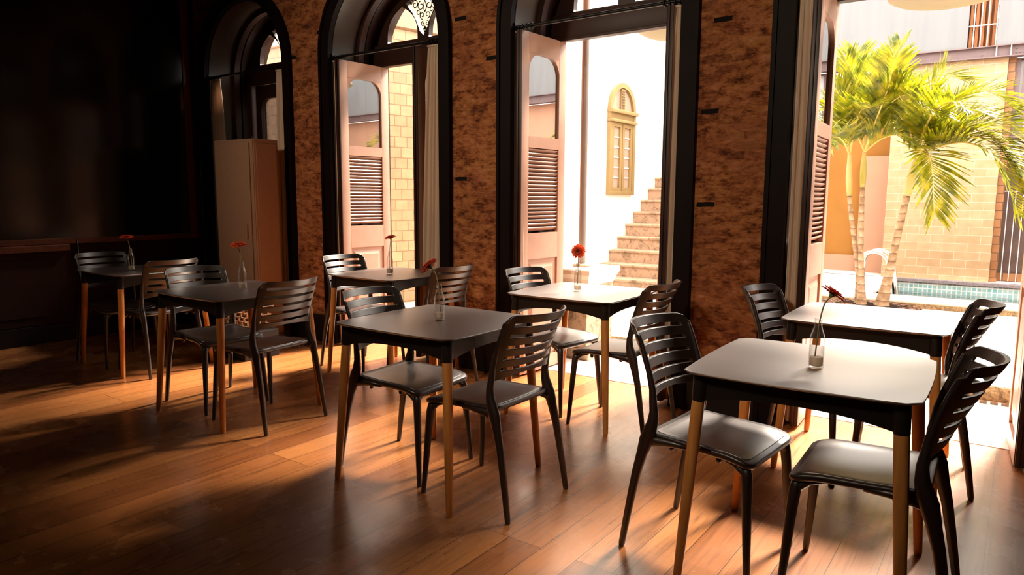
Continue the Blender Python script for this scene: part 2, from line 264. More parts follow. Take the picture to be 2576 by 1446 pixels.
M = dict(
    floor=floor_material(), brick=old_brick_material(),
    casing=mat('black_painted_casing', (0.006, 0.0020, 0.0015), 0.55, 0.12, var=0.2),
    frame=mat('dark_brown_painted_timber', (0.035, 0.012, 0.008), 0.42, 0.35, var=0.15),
    leaf=mat('taupe_painted_door_timber', (0.47, 0.265, 0.19), 0.38, 0.5, var=0.05, vscale=12, bump=0.05),
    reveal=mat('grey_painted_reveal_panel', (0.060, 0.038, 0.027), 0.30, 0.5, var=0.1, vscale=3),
    rod=mat('black_iron_rod', (0.01, 0.008, 0.008), 0.35, 0.5, metal=0.3),
    cloth=cloth_material(),
    ceiling=mat('dark_timber_ceiling', (0.03, 0.018, 0.012), 0.7, 0.2, var=0.2),
    darkwall=mat('dark_maroon_painted_wall', (0.03, 0.008, 0.005), 0.6, 0.25, var=0.3, vscale=4),
    skirting=mat('near_black_skirting', (0.008, 0.004, 0.004), 0.5, 0.3, var=0.2),
    board=mat('glossy_black_panel', (0.0012, 0.0009, 0.0009), 0.14, 0.5, var=0.2, vscale=1.5),
    boardframe=mat('red_brown_board_frame', (0.14, 0.035, 0.014), 0.45, 0.4, var=0.25, vscale=5, stretch=(1, 8, 8)),
    locker=mat('beige_painted_sheet_metal', (0.36, 0.205, 0.13), 0.42, 0.4, var=0.04, vscale=20, bump=0.04, bscale=300),
    chair=mat('black_moulded_plastic', (0.016, 0.007, 0.005), 0.40, 0.6, var=0.12, vscale=30, bump=0.03, bscale=500, coat=0.2),
    seatpanel=mat('black_textured_seat_plastic', (0.020, 0.010, 0.008), 0.42, 0.8, var=0.12, vscale=30, bump=0.03, bscale=500, coat=0.9),
    tabletop=mat('black_laminate_top', (0.034, 0.015, 0.010), 0.5, 1.0, var=0.2, vscale=5, bump=0.02, bscale=300, coat=1.0),
    tableframe=mat('black_moulded_table_frame', (0.012, 0.0085, 0.0075), 0.42, 0.4, var=0.1),
    legwood=mat('pale_turned_beech', (0.60, 0.235, 0.052), 0.40, 0.4, var=0.1, vscale=9, stretch=(6, 6, 0.8), col2=(0.69, 0.30, 0.085)),
    glass=glass_material(),
    sand=sand_material(),
    stem=mat('pale_green_brown_stem', (0.36, 0.27, 0.13), 0.55, 0.3, var=0.15, vscale=30),
    petal=petal_material('coral_red_petal', (0.86, 0.085, 0.035), (0.92, 0.20, 0.07)),
    petaltip=petal_material('orange_red_inner_petal', (0.85, 0.075, 0.02), (0.93, 0.30, 0.06)),
    disc=mat('dark_flower_disc', (0.10, 0.02, 0.012), 0.8, 0.2, var=0.4, vscale=200, bump=0.5, bscale=700),
    sepal=mat('green_flower_cup', (0.20, 0.19, 0.07), 0.6, 0.3, var=0.2),
    pane=pane_material('window_pane_glass', 0.72),
    crate=mat('tan_basket_plastic', (0.42, 0.27, 0.17), 0.5, 0.4, var=0.1),
    blackwood=mat('black_stool_paint', (0.01, 0.006, 0.005), 0.5, 0.3, var=0.2),
    white=mat('white_lime_render', (0.86, 0.83, 0.78), 0.85, 0.2, var=0.03, vscale=2, bump=0.1, bscale=40),
    fascia=mat('tan_painted_fascia', (0.40, 0.32, 0.22), 0.8, 0.2, var=0.04, vscale=2),
    concrete=mat('pale_cast_concrete', (0.185, 0.196, 0.208), 0.8, 0.2, var=0.05, vscale=2, stretch=(6, 6, 0.5)),
    steel=mat('mauve_grey_painted_steel', (0.16, 0.115, 0.12), 0.5, 0.4, var=0.1),
    post=mat('grey_metal_post', (0.23, 0.2, 0.18), 0.4, 0.5, metal=0.2, var=0.05),
    orange=mat('orange_painted_render', (0.36, 0.165, 0.038), 0.8, 0.2, var=0.06, vscale=3),
    pink=mat('pink_painted_render', (0.48, 0.28, 0.19), 0.8, 0.2, var=0.03, vscale=3),
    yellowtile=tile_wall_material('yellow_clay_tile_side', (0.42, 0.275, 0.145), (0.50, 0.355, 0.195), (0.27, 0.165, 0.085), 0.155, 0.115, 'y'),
    yellowtilex=tile_wall_material('ochre_shaded_clay_tile', (0.26, 0.115, 0.042), (0.33, 0.155, 0.062), (0.12, 0.055, 0.025), 0.16, 0.115, 'x'),  # yellow tile with shade put into its colour; plain ochre by the gate
    poolbrick=tile_wall_material('buff_clay_brick', (0.40, 0.275, 0.15), (0.46, 0.33, 0.195), (0.56, 0.46, 0.33), 0.30, 0.115, 'x', ms=0.004),
    pooltile=tile_wall_material('turquoise_pool_mosaic', (0.22, 0.50, 0.53), (0.38, 0.60, 0.62), (0.74, 0.83, 0.83), 0.058, 0.058, 'x', ms=0.008, rough=0.2, offset=0.0),
    coping=mat('grey_pool_coping', (0.24, 0.21, 0.22), 0.7, 0.3, var=0.2, vscale=20),
    paving=tile_wall_material('pale_stone_paving', (0.70, 0.68, 0.62), (0.74, 0.72, 0.66), (0.50, 0.46, 0.40), 1.2, 0.62, 'floor', ms=0.005, rough=0.7),
    deck=mat('white_pool_deck', (0.82, 0.80, 0.76), 0.75, 0.2, var=0.04, vscale=6),
    sillstone=stone_material('worn_pale_sill_stone', (0.80, 0.74, 0.66), (0.52, 0.40, 0.28), 4.5, 0.30, 0.46),
    riserstone=stone_material('mottled_brown_granite', (0.42, 0.29, 0.15), (0.13, 0.085, 0.04), 22, 0.38, 0.6),
    stepstone=stone_material('weathered_tan_step_stone', (0.43, 0.295, 0.195), (0.16, 0.105, 0.06), 9, 0.34, 0.52),
    stonewhite=mat('sunlit_cream_stone', (0.84, 0.76, 0.64), 0.8, 0.2, var=0.05, vscale=6, bump=0.1),
    drain=mat('pale_drain_grating', (0.66, 0.60, 0.52), 0.6, 0.3, var=0.1),
    dark=mat('dark_void_paint', (0.02, 0.012, 0.01), 0.8, 0.1, var=0.2),
    ochreframe=mat('ochre_painted_window_joinery', (0.25, 0.17, 0.07), 0.55, 0.3, var=0.06),
    blind=mat('rose_beige_shutter_board', (0.36, 0.26, 0.20), 0.7, 0.2, var=0.05),
    gate=mat('dark_brown_gate_panel', (0.10, 0.065, 0.055), 0.55, 0.3, var=0.15),
    bar=mat('white_painted_bar', (0.78, 0.75, 0.70), 0.5, 0.4, var=0.03),
    slat=mat('brown_timber_louvre', (0.27, 0.10, 0.035), 0.6, 0.3, var=0.2, vscale=8, stretch=(8, 8, 1)),
    bluepane=mat('pale_blue_window_pane', (0.60, 0.66, 0.74), 0.15, 0.5, var=0.03),
    lamp=mat('cream_lamp_shade', (0.29, 0.245, 0.15), 0.5, 0.4, var=0.04),
    chrome=mat('polished_ladder_tube', (0.80, 0.77, 0.74), 0.18, 0.5, metal=0.85, var=0.02),
    trunk=trunk_material(),
    crownshaft=mat('yellow_green_crownshaft', (0.42, 0.40, 0.05), 0.4, 0.5, var=0.25, vscale=5, stretch=(1, 1, 0.4), col2=(0.60, 0.48, 0.22)),
    frond=leaf_material('sunlit_palm_frond', (0.055, 0.088, 0.006), (0.22, 0.235, 0.006), (0.50, 0.44, 0.012)),
    rachis=mat('yellow_palm_rib', (0.62, 0.50, 0.16), 0.5, 0.4, var=0.1),
    chips=mat('brown_bark_chips', (0.22, 0.12, 0.08), 0.9, 0.1, var=0.6, vscale=40, col2=(0.42, 0.27, 0.20)),
    water=water_material(),
)

# ------------------------------------------------------------------ mesh helpers
class MB:
    def __init__(s): s.bm = bmesh.new()
    def box(s, a, b, bevel=0.0, M4=None):
        r = bmesh.ops.create_cube(s.bm, size=1); vs = r['verts']
        c = [(a[i] + b[i]) / 2 for i in range(3)]; d = [abs(b[i] - a[i]) for i in range(3)]
        for v in vs: v.co = Vector((c[0] + v.co.x * d[0], c[1] + v.co.y * d[1], c[2] + v.co.z * d[2]))
        if bevel:
            es = list({e for v in vs for e in v.link_edges})
            g = bmesh.ops.bevel(s.bm, geom=es, offset=bevel, segments=2, affect='EDGES', profile=0.6)
            vs = list({v for f in g['faces'] for v in f.verts} | {v for v in vs if v.is_valid})
        if M4 is not None:
            for v in vs: v.co = M4 @ v.co
        return s
    def tube(s, pts, rad, seg=10, ref=None, caps=True):
        pts = [Vector(p) for p in pts]; n = len(pts)
        if not isinstance(rad, (list, tuple)): rad = [rad] * n
        rings = []; side = None
        for i, p in enumerate(pts):
            t = (pts[min(i + 1, n - 1)] - pts[max(i - 1, 0)]).normalized()
            if ref is not None: sd = Vector(ref)
            elif side is None: sd = Vector((0, 0, 1)) if abs(t.z) < 0.9 else Vector((1, 0, 0))
            else: sd = side
            sd = (sd - t * sd.dot(t)).normalized(); side = sd
            up = t.cross(sd)
            r = rad[i]; rx, ry = r if isinstance(r, (list, tuple)) else (r, r)
            rings.append([s.bm.verts.new(p + sd * rx * math.cos(2 * PI * k / seg) + up * ry * math.sin(2 * PI * k / seg)) for k in range(seg)])
        for a, b in zip(rings, rings[1:]):
            for k in range(seg):
                s.bm.faces.new((a[k], a[(k + 1) % seg], b[(k + 1) % seg], b[k]))
        if caps:
            s.bm.faces.new(list(reversed(rings[0]))); s.bm.faces.new(rings[-1])
        return s
    def lathe(s, prof, c=(0, 0, 0), seg=24, axis=None):
        # prof: (r, z) list; r 0 closes
        rot = Matrix.Identity(3)
        if axis is not None: rot = Vector((0, 0, 1)).rotation_difference(Vector(axis)).to_matrix()
        rings = []
        for r, z in prof:
            if r < 1e-6: rings.append([s.bm.verts.new(Vector(c) + rot @ Vector((0, 0, z)))])
            else: rings.append([s.bm.verts.new(Vector(c) + rot @ Vector((r * math.cos(2 * PI * k / seg), r * math.sin(2 * PI * k / seg), z))) for k in range(seg)])
        for a, b in zip(rings, rings[1:]):
            for k in range(seg):
                k2 = (k + 1) % seg
                q = [a[k % len(a)], a[k2 % len(a)], b[k2 % len(b)], b[k % len(b)]]
                u = []
                for v in q:
                    if v not in u: u.append(v)
                if len(u) >= 3:
                    try: s.bm.faces.new(u)
                    except ValueError: pass
        return s
    def prism(s, poly, axis, a, b):
        # polygon in the plane normal to axis, extruded from a to b. axis 'y': poly=(x,z); 'x': (y,z); 'z': (x,y)
        def P(p, t):
            return {'y': (p[0], t, p[1]), 'x': (t, p[0], p[1]), 'z': (p[0], p[1], t)}[axis]
        A = [s.bm.verts.new(P(p, a)) for p in poly]; B = [s.bm.verts.new(P(p, b)) for p in poly]
        n = len(poly); fs = []
        for k in range(n):
            s.bm.faces.new((A[k], A[(k + 1) % n], B[(k + 1) % n], B[k]))
        fs.append(s.bm.faces.new(list(reversed(A)))); fs.append(s.bm.faces.new(B))
        if n > 4: bmesh.ops.triangulate(s.bm, faces=fs, ngon_method='EAR_CLIP')
        return s
    def ring_prism(s, outer, inner, axis, a, b, closed=True):
        # strip between two polylines of equal length, extruded
        def P(p, t):
            return {'y': (p[0], t, p[1]), 'x': (t, p[0], p[1]), 'z': (p[0], p[1], t)}[axis]
        n = len(outer); V = {}
        for nm, pl in (('o', outer), ('i', inner)):
            for t, tv in ((0, a), (1, b)): V[nm, t] = [s.bm.verts.new(P(p, tv)) for p in pl]
        rng = range(n) if closed else range(n - 1)
        for k in rng:
            j = (k + 1) % n
            s.bm.faces.new((V['o', 0][k], V['o', 0][j], V['i', 0][j], V['i', 0][k]))
            s.bm.faces.new((V['o', 1][k], V['i', 1][k], V['i', 1][j], V['o', 1][j]))
            s.bm.faces.new((V['o', 0][k], V['o', 1][k], V['o', 1][j], V['o', 0][j]))
            s.bm.faces.new((V['i', 0][k], V['i', 0][j], V['i', 1][j], V['i', 1][k]))
        if not closed:
            for k in (0, n - 1): s.bm.faces.new((V['o', 0][k], V['i', 0][k], V['i', 1][k], V['o', 1][k]))
        return s
    def build(s, name, m, parent=None, smooth=False, loc=None, mods=()):
        bmesh.ops.recalc_face_normals(s.bm, faces=s.bm.faces)
        me = bpy.data.meshes.new(name); s.bm.to_mesh(me); s.bm.free()
        if smooth:
            for p in me.polygons: p.use_smooth = True
        ms = m if isinstance(m, (list, tuple)) else [m]
        for x in ms: me.materials.append(x)
        o = bpy.data.objects.new(name, me); COL.objects.link(o)
        if parent: o.parent = parent
        if loc: o.location = loc
        if smooth == 'auto':
            me.set_sharp_from_angle(angle=math.radians(40))
        return o

def tag(o, label, cat, group=None, kind=None):
    o['label'] = label; o['category'] = cat
    if group: o['group'] = group
    if kind: o['kind'] = kind
    return o
def empty(name, loc=(0, 0, 0), rz=0.0):
    e = bpy.data.objects.new(name, None); COL.objects.link(e); e.location = loc; e.rotation_euler = (0, 0, rz); e.empty_display_size = 0.1
    return e
def copy_tree(o, parent=None):
    c = o.copy(); COL.objects.link(c)
    if parent: c.parent = parent
    for ch in list(o.children): copy_tree(ch, c)
    return c

# ------------------------------------------------------------------ the room
U0, U1 = -6.95, 3.4          # far wall and near side wall
VB, VW, VO = -2.6, 4.12, 4.80 # back wall, inner and outer face of the window wall
CEIL = 3.75
WC = [-6.13, -4.26, -2.35, -0.46]   # centres of the four arched openings
HW = 0.62                    # half width of an opening
SP = 2.50                    # springing height

def arch(c, w, sp, n=20, bottom=0.0, rise=None):
    rise = w if rise is None else rise
    p = [(c - w, bottom)]
    for k in range(n + 1):
        a = PI - PI * k / n
        p.append((c + w * math.cos(a), sp + rise * math.sin(a)))
    p.append((c + w, bottom))
    return p

b = MB(); xs = [U0 - 0.2] + [e for c in WC for e in (c - HW - 0.02, c + HW + 0.02)] + [U1 + 0.2]
for k in range(0, len(xs), 2): b.box((xs[k], VW, -0.3), (xs[k + 1], VO, CEIL + 0.1))
for c in WC:
    lo = arch(c, HW + 0.02, SP)[1:-1]
    b.ring_prism([(x, CEIL + 0.1) for x, z in lo], lo, 'y', VW, VO, closed=False)
    b.box((c - HW - 0.02, VW, -0.3), (c + HW + 0.02, VO, -0.121))
o = b.build('wall_front', M['brick'])
tag(o, 'rough brick window wall with patches of old plaster and four arched openings', 'wall', kind='structure')

o = MB().box((U0, VB, -0.12), (U1, 4.43, 0.0)).build('floor', M['floor'])
tag(o, 'glossy orange brown hardwood plank floor', 'floor', kind='structure')
o = MB().box((U0 - 0.2, VB - 0.2, CEIL), (U1 + 0.2, VW + 0.05, CEIL + 0.12)).build('ceiling', M['ceiling'])
tag(o, 'dark timber ceiling over the dining room', 'ceiling', kind='structure')
o = MB().box((U0 - 0.2, VB - 0.2, -0.3), (U0, VW + 0.02, CEIL + 0.1)).build('wall_left', M['darkwall'])
tag(o, 'dark maroon end wall behind the black board', 'wall', kind='structure')
o = MB().box((U0, VB - 0.2, -0.3), (U1, VB, CEIL + 0.1)).build('wall_back', M['darkwall'])
tag(o, 'dark wall behind the photographer', 'wall', kind='structure')
o = MB().box((U1, VB - 0.2, -0.3), (U1 + 0.2, VW + 0.02, CEIL + 0.1)).build('wall_right', M['darkwall'])
tag(o, 'dark side wall to the right outside the view', 'wall', kind='structure')

b = MB()
edges = [U0] + [e for c in WC for e in (c - HW - 0.115, c + HW + 0.115)] + [U1]
for k in range(0, len(edges), 2): b.box((edges[k], VW - 0.035, 0), (edges[k + 1], VW + 0.01, 0.24), 0.006)
tag(b.build('baseboard_front', M['skirting']), 'black skirting along the foot of the brick piers', 'skirting', kind='structure')
b = MB().box((U0 - 0.01, VB, 0), (U0 + 0.03, VW - 0.04, 0.16), 0.005)
tag(b.build('baseboard_left', M['skirting']), 'black skirting along the dark end wall', 'skirting', kind='structure')

SIDE = ['far left doorway behind the cream locker', 'doorway showing the yellow tiled wall', 'doorway showing the stone stairs', 'doorway showing the palms and pool']
# casings, reveals, frames with fanlights, per opening
def lancet(cx, w, z0, apex, n=10):
    # pointed arch outline, closed polygon (x,z)
    L = []
    for k in range(n + 1):
        t = k / n; x = -w * (1 - t * t * (0.55 + 0.45 * t)); L.append((cx + x, z0 + 0.02 + (apex - z0 - 0.02) * (t ** 0.82)))
    R = [(2 * cx - x, z) for x, z in reversed(L[:-1])]
    return [(cx - w, z0)] + L + R + [(cx + w, z0)]

def curve_panel(name, outer, holes, depth, m, parent, y):
    cu = bpy.data.curves.new(name, 'CURVE'); cu.dimensions = '2D'; cu.fill_mode = 'BOTH'; cu.extrude = depth / 2
    for pl in [outer] + holes:
        sp = cu.splines.new('POLY'); sp.points.add(len(pl) - 1); sp.use_cyclic_u = True
        for q, (x, z) in zip(sp.points, pl): q.co = (x, z, 0, 1)
    tmp = bpy.data.objects.new(name, cu); COL.objects.link(tmp)
    dg = bpy.context.evaluated_depsgraph_get(); dg.update()
    me = bpy.data.meshes.new_from_object(tmp.evaluated_get(dg)); me.name = name
    bpy.data.objects.remove(tmp); bpy.data.curves.remove(cu)
    me.transform(Matrix(((1, 0, 0, 0), (0, 0, -1, y), (0, 1, 0, 0), (0, 0, 0, 1))))
    me.materials.clear(); me.materials.append(m)
    o = bpy.data.objects.new(name, me); COL.objects.link(o); o.parent = parent
    return o

for i, c in enumerate(WC):
    # dark architrave around the opening
    out = arch(c, HW + 0.115, SP, 24); inn = arch(c, HW, SP, 24)
    b = MB().ring_prism(out, inn, 'y', VW - 0.028, VW + 0.02, closed=False)
    out2 = arch(c, HW + 0.115, SP, 24); inn2 = arch(c, HW + 0.09, SP, 24)
    b.ring_prism(out2, inn2, 'y', VW - 0.042, VW - 0.028, closed=False)
    tag(b.build('trim_%d' % (i + 1), M['casing'], smooth='auto'), 'black arched casing round the ' + SIDE[i], 'door casing', kind='structure')
    # painted lining of the thick wall, stepping in to the frame
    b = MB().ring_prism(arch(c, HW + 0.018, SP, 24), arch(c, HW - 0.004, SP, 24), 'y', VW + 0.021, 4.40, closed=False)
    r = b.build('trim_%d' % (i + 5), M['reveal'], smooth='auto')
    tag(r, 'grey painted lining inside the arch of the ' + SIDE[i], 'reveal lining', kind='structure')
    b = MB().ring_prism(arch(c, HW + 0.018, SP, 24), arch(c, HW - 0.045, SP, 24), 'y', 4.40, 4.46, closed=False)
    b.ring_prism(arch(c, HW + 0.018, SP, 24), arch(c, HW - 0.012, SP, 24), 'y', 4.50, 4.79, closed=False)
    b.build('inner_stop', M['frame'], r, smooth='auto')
    # frame with transom and pierced fanlight
    win = MB()
    win.box((c - HW + 0.014, 4.575, 2.455), (c + HW - 0.014, 4.70, 2.63), 0.008)
    win.box((c - HW + 0.06, 4.565, 2.44), (c + HW - 0.06, 4.60, 2.462), 0.004)
    for sd in (-1, 1):
        win.box((c + sd * (HW - 0.013), 4.68, 0), (c + sd * (0.408 if i == 1 and sd == 1 else 0.553), 4.71, 2.46), 0.003)
    w = win.build('window_%d' % (i + 1), M['frame'], smooth='auto')
    tag(w, 'dark timber frame, transom and pointed fanlight of the ' + SIDE[i], 'door frame', kind='structure')
    outer = arch(c, HW - 0.013, SP, 24, bottom=2.60)
    hl = lancet(c - 0.245, 0.18, 2.645, 2.93); hr = lancet(c + 0.245, 0.18, 2.645, 2.93)
    tri = [(c, 2.665), (c + 0.035, 2.70), (c + 0.075, 2.79), (c + 0.125, 2.87), (c + 0.19, 2.935), (c + 0.20, 2.955), (c + 0.10, 2.985), (c, 3.0), (c - 0.10, 2.985), (c - 0.20, 2.955), (c - 0.19, 2.935), (c - 0.125, 2.87), (c - 0.075, 2.79), (c - 0.035, 2.70)]
    curve_panel('fanlight', outer, [hl, hr, tri], 0.05, M['frame'], w, 4.63)
    tb = MB()
    def scroll(cx, cz, r, a0, turns, sgn):
        pts = []
        for k in range(15):
            t = k / 14; a = a0 + sgn * turns * 2 * PI * t; rr = r * (1 - 0.72 * t)
            pts.append((cx + rr * math.cos(a), 4.63, cz + rr * math.sin(a)))
        tb.tube(pts, 0.0042, 6)
    for sgn in (-1, 1):
        scroll(c + sgn * 0.045, 2.915, 0.042, PI / 2, 1.1, -sgn)
        scroll(c + sgn * 0.115, 2.935, 0.036, PI / 2, 1.1, sgn)
        scroll(c + sgn * 0.030, 2.835, 0.032, -PI / 2, 1.1, sgn)
        scroll(c + sgn * 0.022, 2.765, 0.024, PI / 2, 1.0, -sgn)
        scroll(c + sgn * 0.075, 2.87, 0.026, 0, 1.0, sgn)
        scroll(c + sgn * 0.155, 2.955, 0.022, 0, 1.0, -sgn)
        tb.tube([(c, 4.63, 2.69), (c + sgn * 0.016, 4.63, 2.715), (c, 4.63, 2.745)], 0.004, 6)
        tb.tube([(c, 4.63, 2.86), (c + sgn * 0.02, 4.63, 2.90), (c, 4.63, 2.96)], 0.004, 6)
    tb.tube([(c, 4.63, 2.66), (c, 4.63, 2.74)], 0.004, 6); tb.tube([(c - 0.03, 4.63, 2.725), (c + 0.03, 4.63, 2.725)], 0.004, 6)
    tb.build('iron_tracery', M['casing'], w, smooth=True)
    # stone sill outside the boards
    b = MB().box((c - HW - 0.02, 4.43, -0.12), (c + HW + 0.02, 4.84, 0.004), 0.004)
    tag(b.build('trim_%d' % (i + 9), M['sillstone']), 'worn pale stone threshold under the ' + SIDE[i], 'threshold', kind='structure')

# ---------------- door leaves
def rrect(x0, x1, z0, z1, r, n=6, bottom_square=True):
    p = [(x0, z0)] if bottom_square else []
    for k in range(n + 1):
        a = PI - (PI / 2) * k / n; p.append((x0 + r + r * math.cos(a), z1 - r + r * math.sin(a)))
    for k in range(n + 1):
        a = PI / 2 - (PI / 2) * k / n; p.append((x1 - r + r * math.cos(a), z1 - r + r * math.sin(a)))
    p.append((x1, z0))
    return p
def make_leaf(name, W=0.54, H=2.43):
    # local: hinge at x=0, leaf extends to +x, thickness along y (-0.022..0.022), bottom z=0
    th = 0.044; root = empty(name)
    b = MB()
    s1, s2 = 0.085, 0.085
    b.box((0, -th / 2, 0), (s1, th / 2, H), 0.003); b.box((W - s2, -th / 2, 0), (W, th / 2, H), 0.003)
    b.box((s1, -th / 2, 0), (W - s2, th / 2, 0.10)); b.box((s1, -th / 2, 0.84), (W - s2, th / 2, 1.03)); b.box((s1, -th / 2, 1.64), (W - s2, th / 2, 1.72)); b.box((s1, -th / 2, 2.295), (W - s2, th / 2, H))
    # rounded spandrels of the glazed light
    for sd in (0, 1):
        x = s1 if sd == 0 else W - s2; g = 1 if sd == 0 else -1; r = 0.13
        arc = [(x + g * (r - r * math.cos(t)), 2.296 - r + r * math.sin(t)) for t in [PI / 2 * k / 12 for k in range(13)]]
        b.ring_prism([(x, 2.296)] * 13, arc, 'y', -th / 2 + 0.001, th / 2 - 0.001, closed=False)
    # mouldings on the meeting edge
    bmesh.ops.remove_doubles(b.bm, verts=b.bm.verts, dist=1e-6); bmesh.ops.dissolve_degenerate(b.bm, edges=b.bm.edges, dist=1e-6)
    b.build('leaf_frame', M['leaf'], root, smooth='auto')
    e = MB().box((W + 0.0005, -th / 2, 0), (W + 0.008, th / 2, H), 0.002).box((W + 0.0085, -th / 2 + 0.004, 0), (W + 0.018, 0.002, H), 0.003)
    e.build('meeting_edge', M['frame'], root, smooth='auto')
    g = MB().box((s1, -0.004, 1.72), (W - s2, 0.004, 2.296)).build('glass_pane', M['pane'], root)
    l = MB(); n = 21
    for k in range(n):
        z = 1.045 + 0.59 * (k + 0.5) / n
        R = Matrix.Translation((0, 0, z)) @ Matrix.Rotation(math.radians(36), 4, 'X')
        l.box((s1, -0.019, -0.003), (W - s2, 0.019, 0.003), 0, R)
    l.build('louvre_slats', M['leaf'], root)
    p = MB().box((s1, -0.008, 0.10), (W - s2, 0.008, 0.84))
    for sg in (-1, 1):
        x0, x1, z0, z1, e = s1 + 0.03, W - s2 - 0.03, 0.13, 0.81, 0.035
        y0, y1 = sg * 0.008, sg * 0.019
        A = [p.bm.verts.new(q) for q in ((x0, y0, z0), (x1, y0, z0), (x1, y0, z1), (x0, y0, z1))]
        B = [p.bm.verts.new(q) for q in ((x0 + e, y1, z0 + e), (x1 - e, y1, z0 + e), (x1 - e, y1, z1 - e), (x0 + e, y1, z1 - e))]
        for k in range(4): p.bm.faces.new((A[k], A[(k + 1) % 4], B[(k + 1) % 4], B[k]))
        p.bm.faces.new(B)
    p.build('raised_panel', M['leaf'], root)
    return root
leafp = make_leaf('door_1')
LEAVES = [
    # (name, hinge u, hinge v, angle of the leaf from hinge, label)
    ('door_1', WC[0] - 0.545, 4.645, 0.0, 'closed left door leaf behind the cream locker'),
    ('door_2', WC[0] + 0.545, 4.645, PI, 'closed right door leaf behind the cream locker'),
    ('door_3', WC[1] - 0.50, 4.655, -PI / 2 - 0.05, 'open taupe louvred door leaf left of the yellow tiled wall view'),
    ('door_4', WC[1] + 0.385, 4.655, -PI / 2 - 0.03, 'dark backlit door leaf right of the yellow tiled wall view'),
    ('door_5', WC[2] - 0.535, 4.655, -PI / 2 - 0.045, 'open taupe louvred door leaf left of the stone stairs view'),
    ('door_6', WC[2] + 0.545, 4.655, -PI / 2, 'edge-on door leaf right of the stone stairs view'),
    ('door_7', WC[3] - 0.54, 4.655, -PI / 2 + 0.05, 'open taupe louvred door leaf left of the palms'),
    ('door_8', WC[3] + 0.50, 4.655, -PI / 2 + 0.07, 'open door leaf at the right edge of the picture'),
]
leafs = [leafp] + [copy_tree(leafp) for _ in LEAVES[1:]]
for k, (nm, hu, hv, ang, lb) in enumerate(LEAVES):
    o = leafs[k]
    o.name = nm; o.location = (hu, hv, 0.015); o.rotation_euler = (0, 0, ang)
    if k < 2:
        # dark frame colour stands in for the backlit shade on the closed pair
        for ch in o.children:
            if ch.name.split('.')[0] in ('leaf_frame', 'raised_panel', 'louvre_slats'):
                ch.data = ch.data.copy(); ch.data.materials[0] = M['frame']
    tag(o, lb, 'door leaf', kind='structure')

# ---------------- curtain rods and curtains
WN = ['behind the cream locker', 'at the yellow tiled wall doorway', 'at the stone stairs doorway', 'at the palm doorway']
for i, c in enumerate(WC):
    r = empty('curtain_rod', (c, VW + 0.04, 2.475))
    tag(r, 'thin black curtain rod across the arch ' + WN[i], 'curtain rod', 'curtain rods across the arches')
    MB().tube([(-HW + 0.006, 0, 0), (HW - 0.006, 0, 0)], 0.0125, 10).build('pole', M['rod'], r, smooth='auto')
    for sd in (-1, 1):
        for q in range(4):
            x = sd * (HW - 0.03 - 0.035 * q)
            MB().tube([(x - 0.005, 0, -0.002), (x + 0.005, 0, -0.002)], 0.021, 12).build('curtain_ring', M['rod'], r, smooth='auto')
        MB().box((sd * (HW - 0.012), -0.03, -0.025), (sd * (HW - 0.004), 0.03, 0.03), 0.002).build('end_bracket', M['rod'], r)

def curtain(name, x0t, x1t, x0b, x1b, z0, z1, folds, amp, label, vmid=VW + 0.028, pinch=0.0):
    b = MB(); nu, nz = folds * 8, 14; rows = []
    for j in range(nz + 1):
        t = j / nz; z = z1 + (z0 - z1) * t
        e = t ** 0.8
        xa = x0t + (x0b - x0t) * e; xb = x1t + (x1b - x1t) * e
        row = []
        for k in range(nu + 1):
            s_ = k / nu
            ph = s_ * folds * 2 * PI
            am = 0.6 * amp * (0.55 + 0.45 * min(1, t * 3))
            row.append(b.bm.verts.new((xa + (xb - xa) * s_ + 0.004 * math.sin(ph * 0.5 + t * 2), vmid + am * math.sin(ph + 0.5 * math.sin(3 * t + k * 0.2)) - pinch * t * 0, z)))
        rows.append(row)
    for a, c2 in zip(rows, rows[1:]):
        for k in range(nu): b.bm.faces.new((a[k], a[k + 1], c2[k + 1], c2[k]))
    o = b.build(name, M['cloth'], smooth=True)
    sm = o.modifiers.new('thickness', 'SOLIDIFY'); sm.thickness = 0.003
    tag(o, label, 'curtain', 'cream curtains gathered at the arch sides')
    h = MB().box((min(x0t, x1t), vmid - 0.012, z1 - 0.001), (max(x0t, x1t), vmid + 0.012, z1 + 0.012), 0.003).build('heading_tape', M['cloth'], o)
    return o
curtain('curtain', WC[0] - HW + 0.015, WC[0] - HW + 0.19, WC[0] - HW + 0.015, WC[0] - HW + 0.36, 0.03, 2.435, 6, 0.022, 'cream curtain flaring out at the left above the locker')
curtain('curtain', WC[0] + HW - 0.155, WC[0] + HW - 0.012, WC[0] + HW - 0.24, WC[0] + HW - 0.012, 0.03, 2.435, 4, 0.022, 'cream curtain hanging close to the right side of the locker')
curtain('curtain', WC[1] - HW + 0.008, WC[1] - HW + 0.075, WC[1] - HW + 0.008, WC[1] - HW + 0.085, 0.03, 2.435, 3, 0.016, 'thin strip of curtain left of the door leaf at the yellow tiled wall')
curtain('curtain', WC[1] + HW - 0.15, WC[1] + HW - 0.012, WC[1] + HW - 0.275, WC[1] + HW - 0.012, 0.11, 2.435, 5, 0.024, 'wide cream curtain right of the yellow tiled wall view')
curtain('curtain', WC[2] - HW + 0.008, WC[2] - HW + 0.06, WC[2] - HW + 0.008, WC[2] - HW + 0.10, 0.03, 2.435, 3, 0.016, 'strip of curtain left of the door leaf at the stone stairs')
curtain('curtain', WC[2] + HW - 0.06, WC[2] + HW - 0.008, WC[2] + HW - 0.15, WC[2] + HW - 0.008, 0.03, 2.435, 3, 0.018, 'cream curtain right of the stone stairs view')
curtain('curtain', WC[3] - HW + 0.008, WC[3] - HW + 0.075, WC[3] - HW + 0.008, WC[3] - HW + 0.10, 0.03, 2.435, 3, 0.016, 'strip of curtain left of the door leaf at the palms')

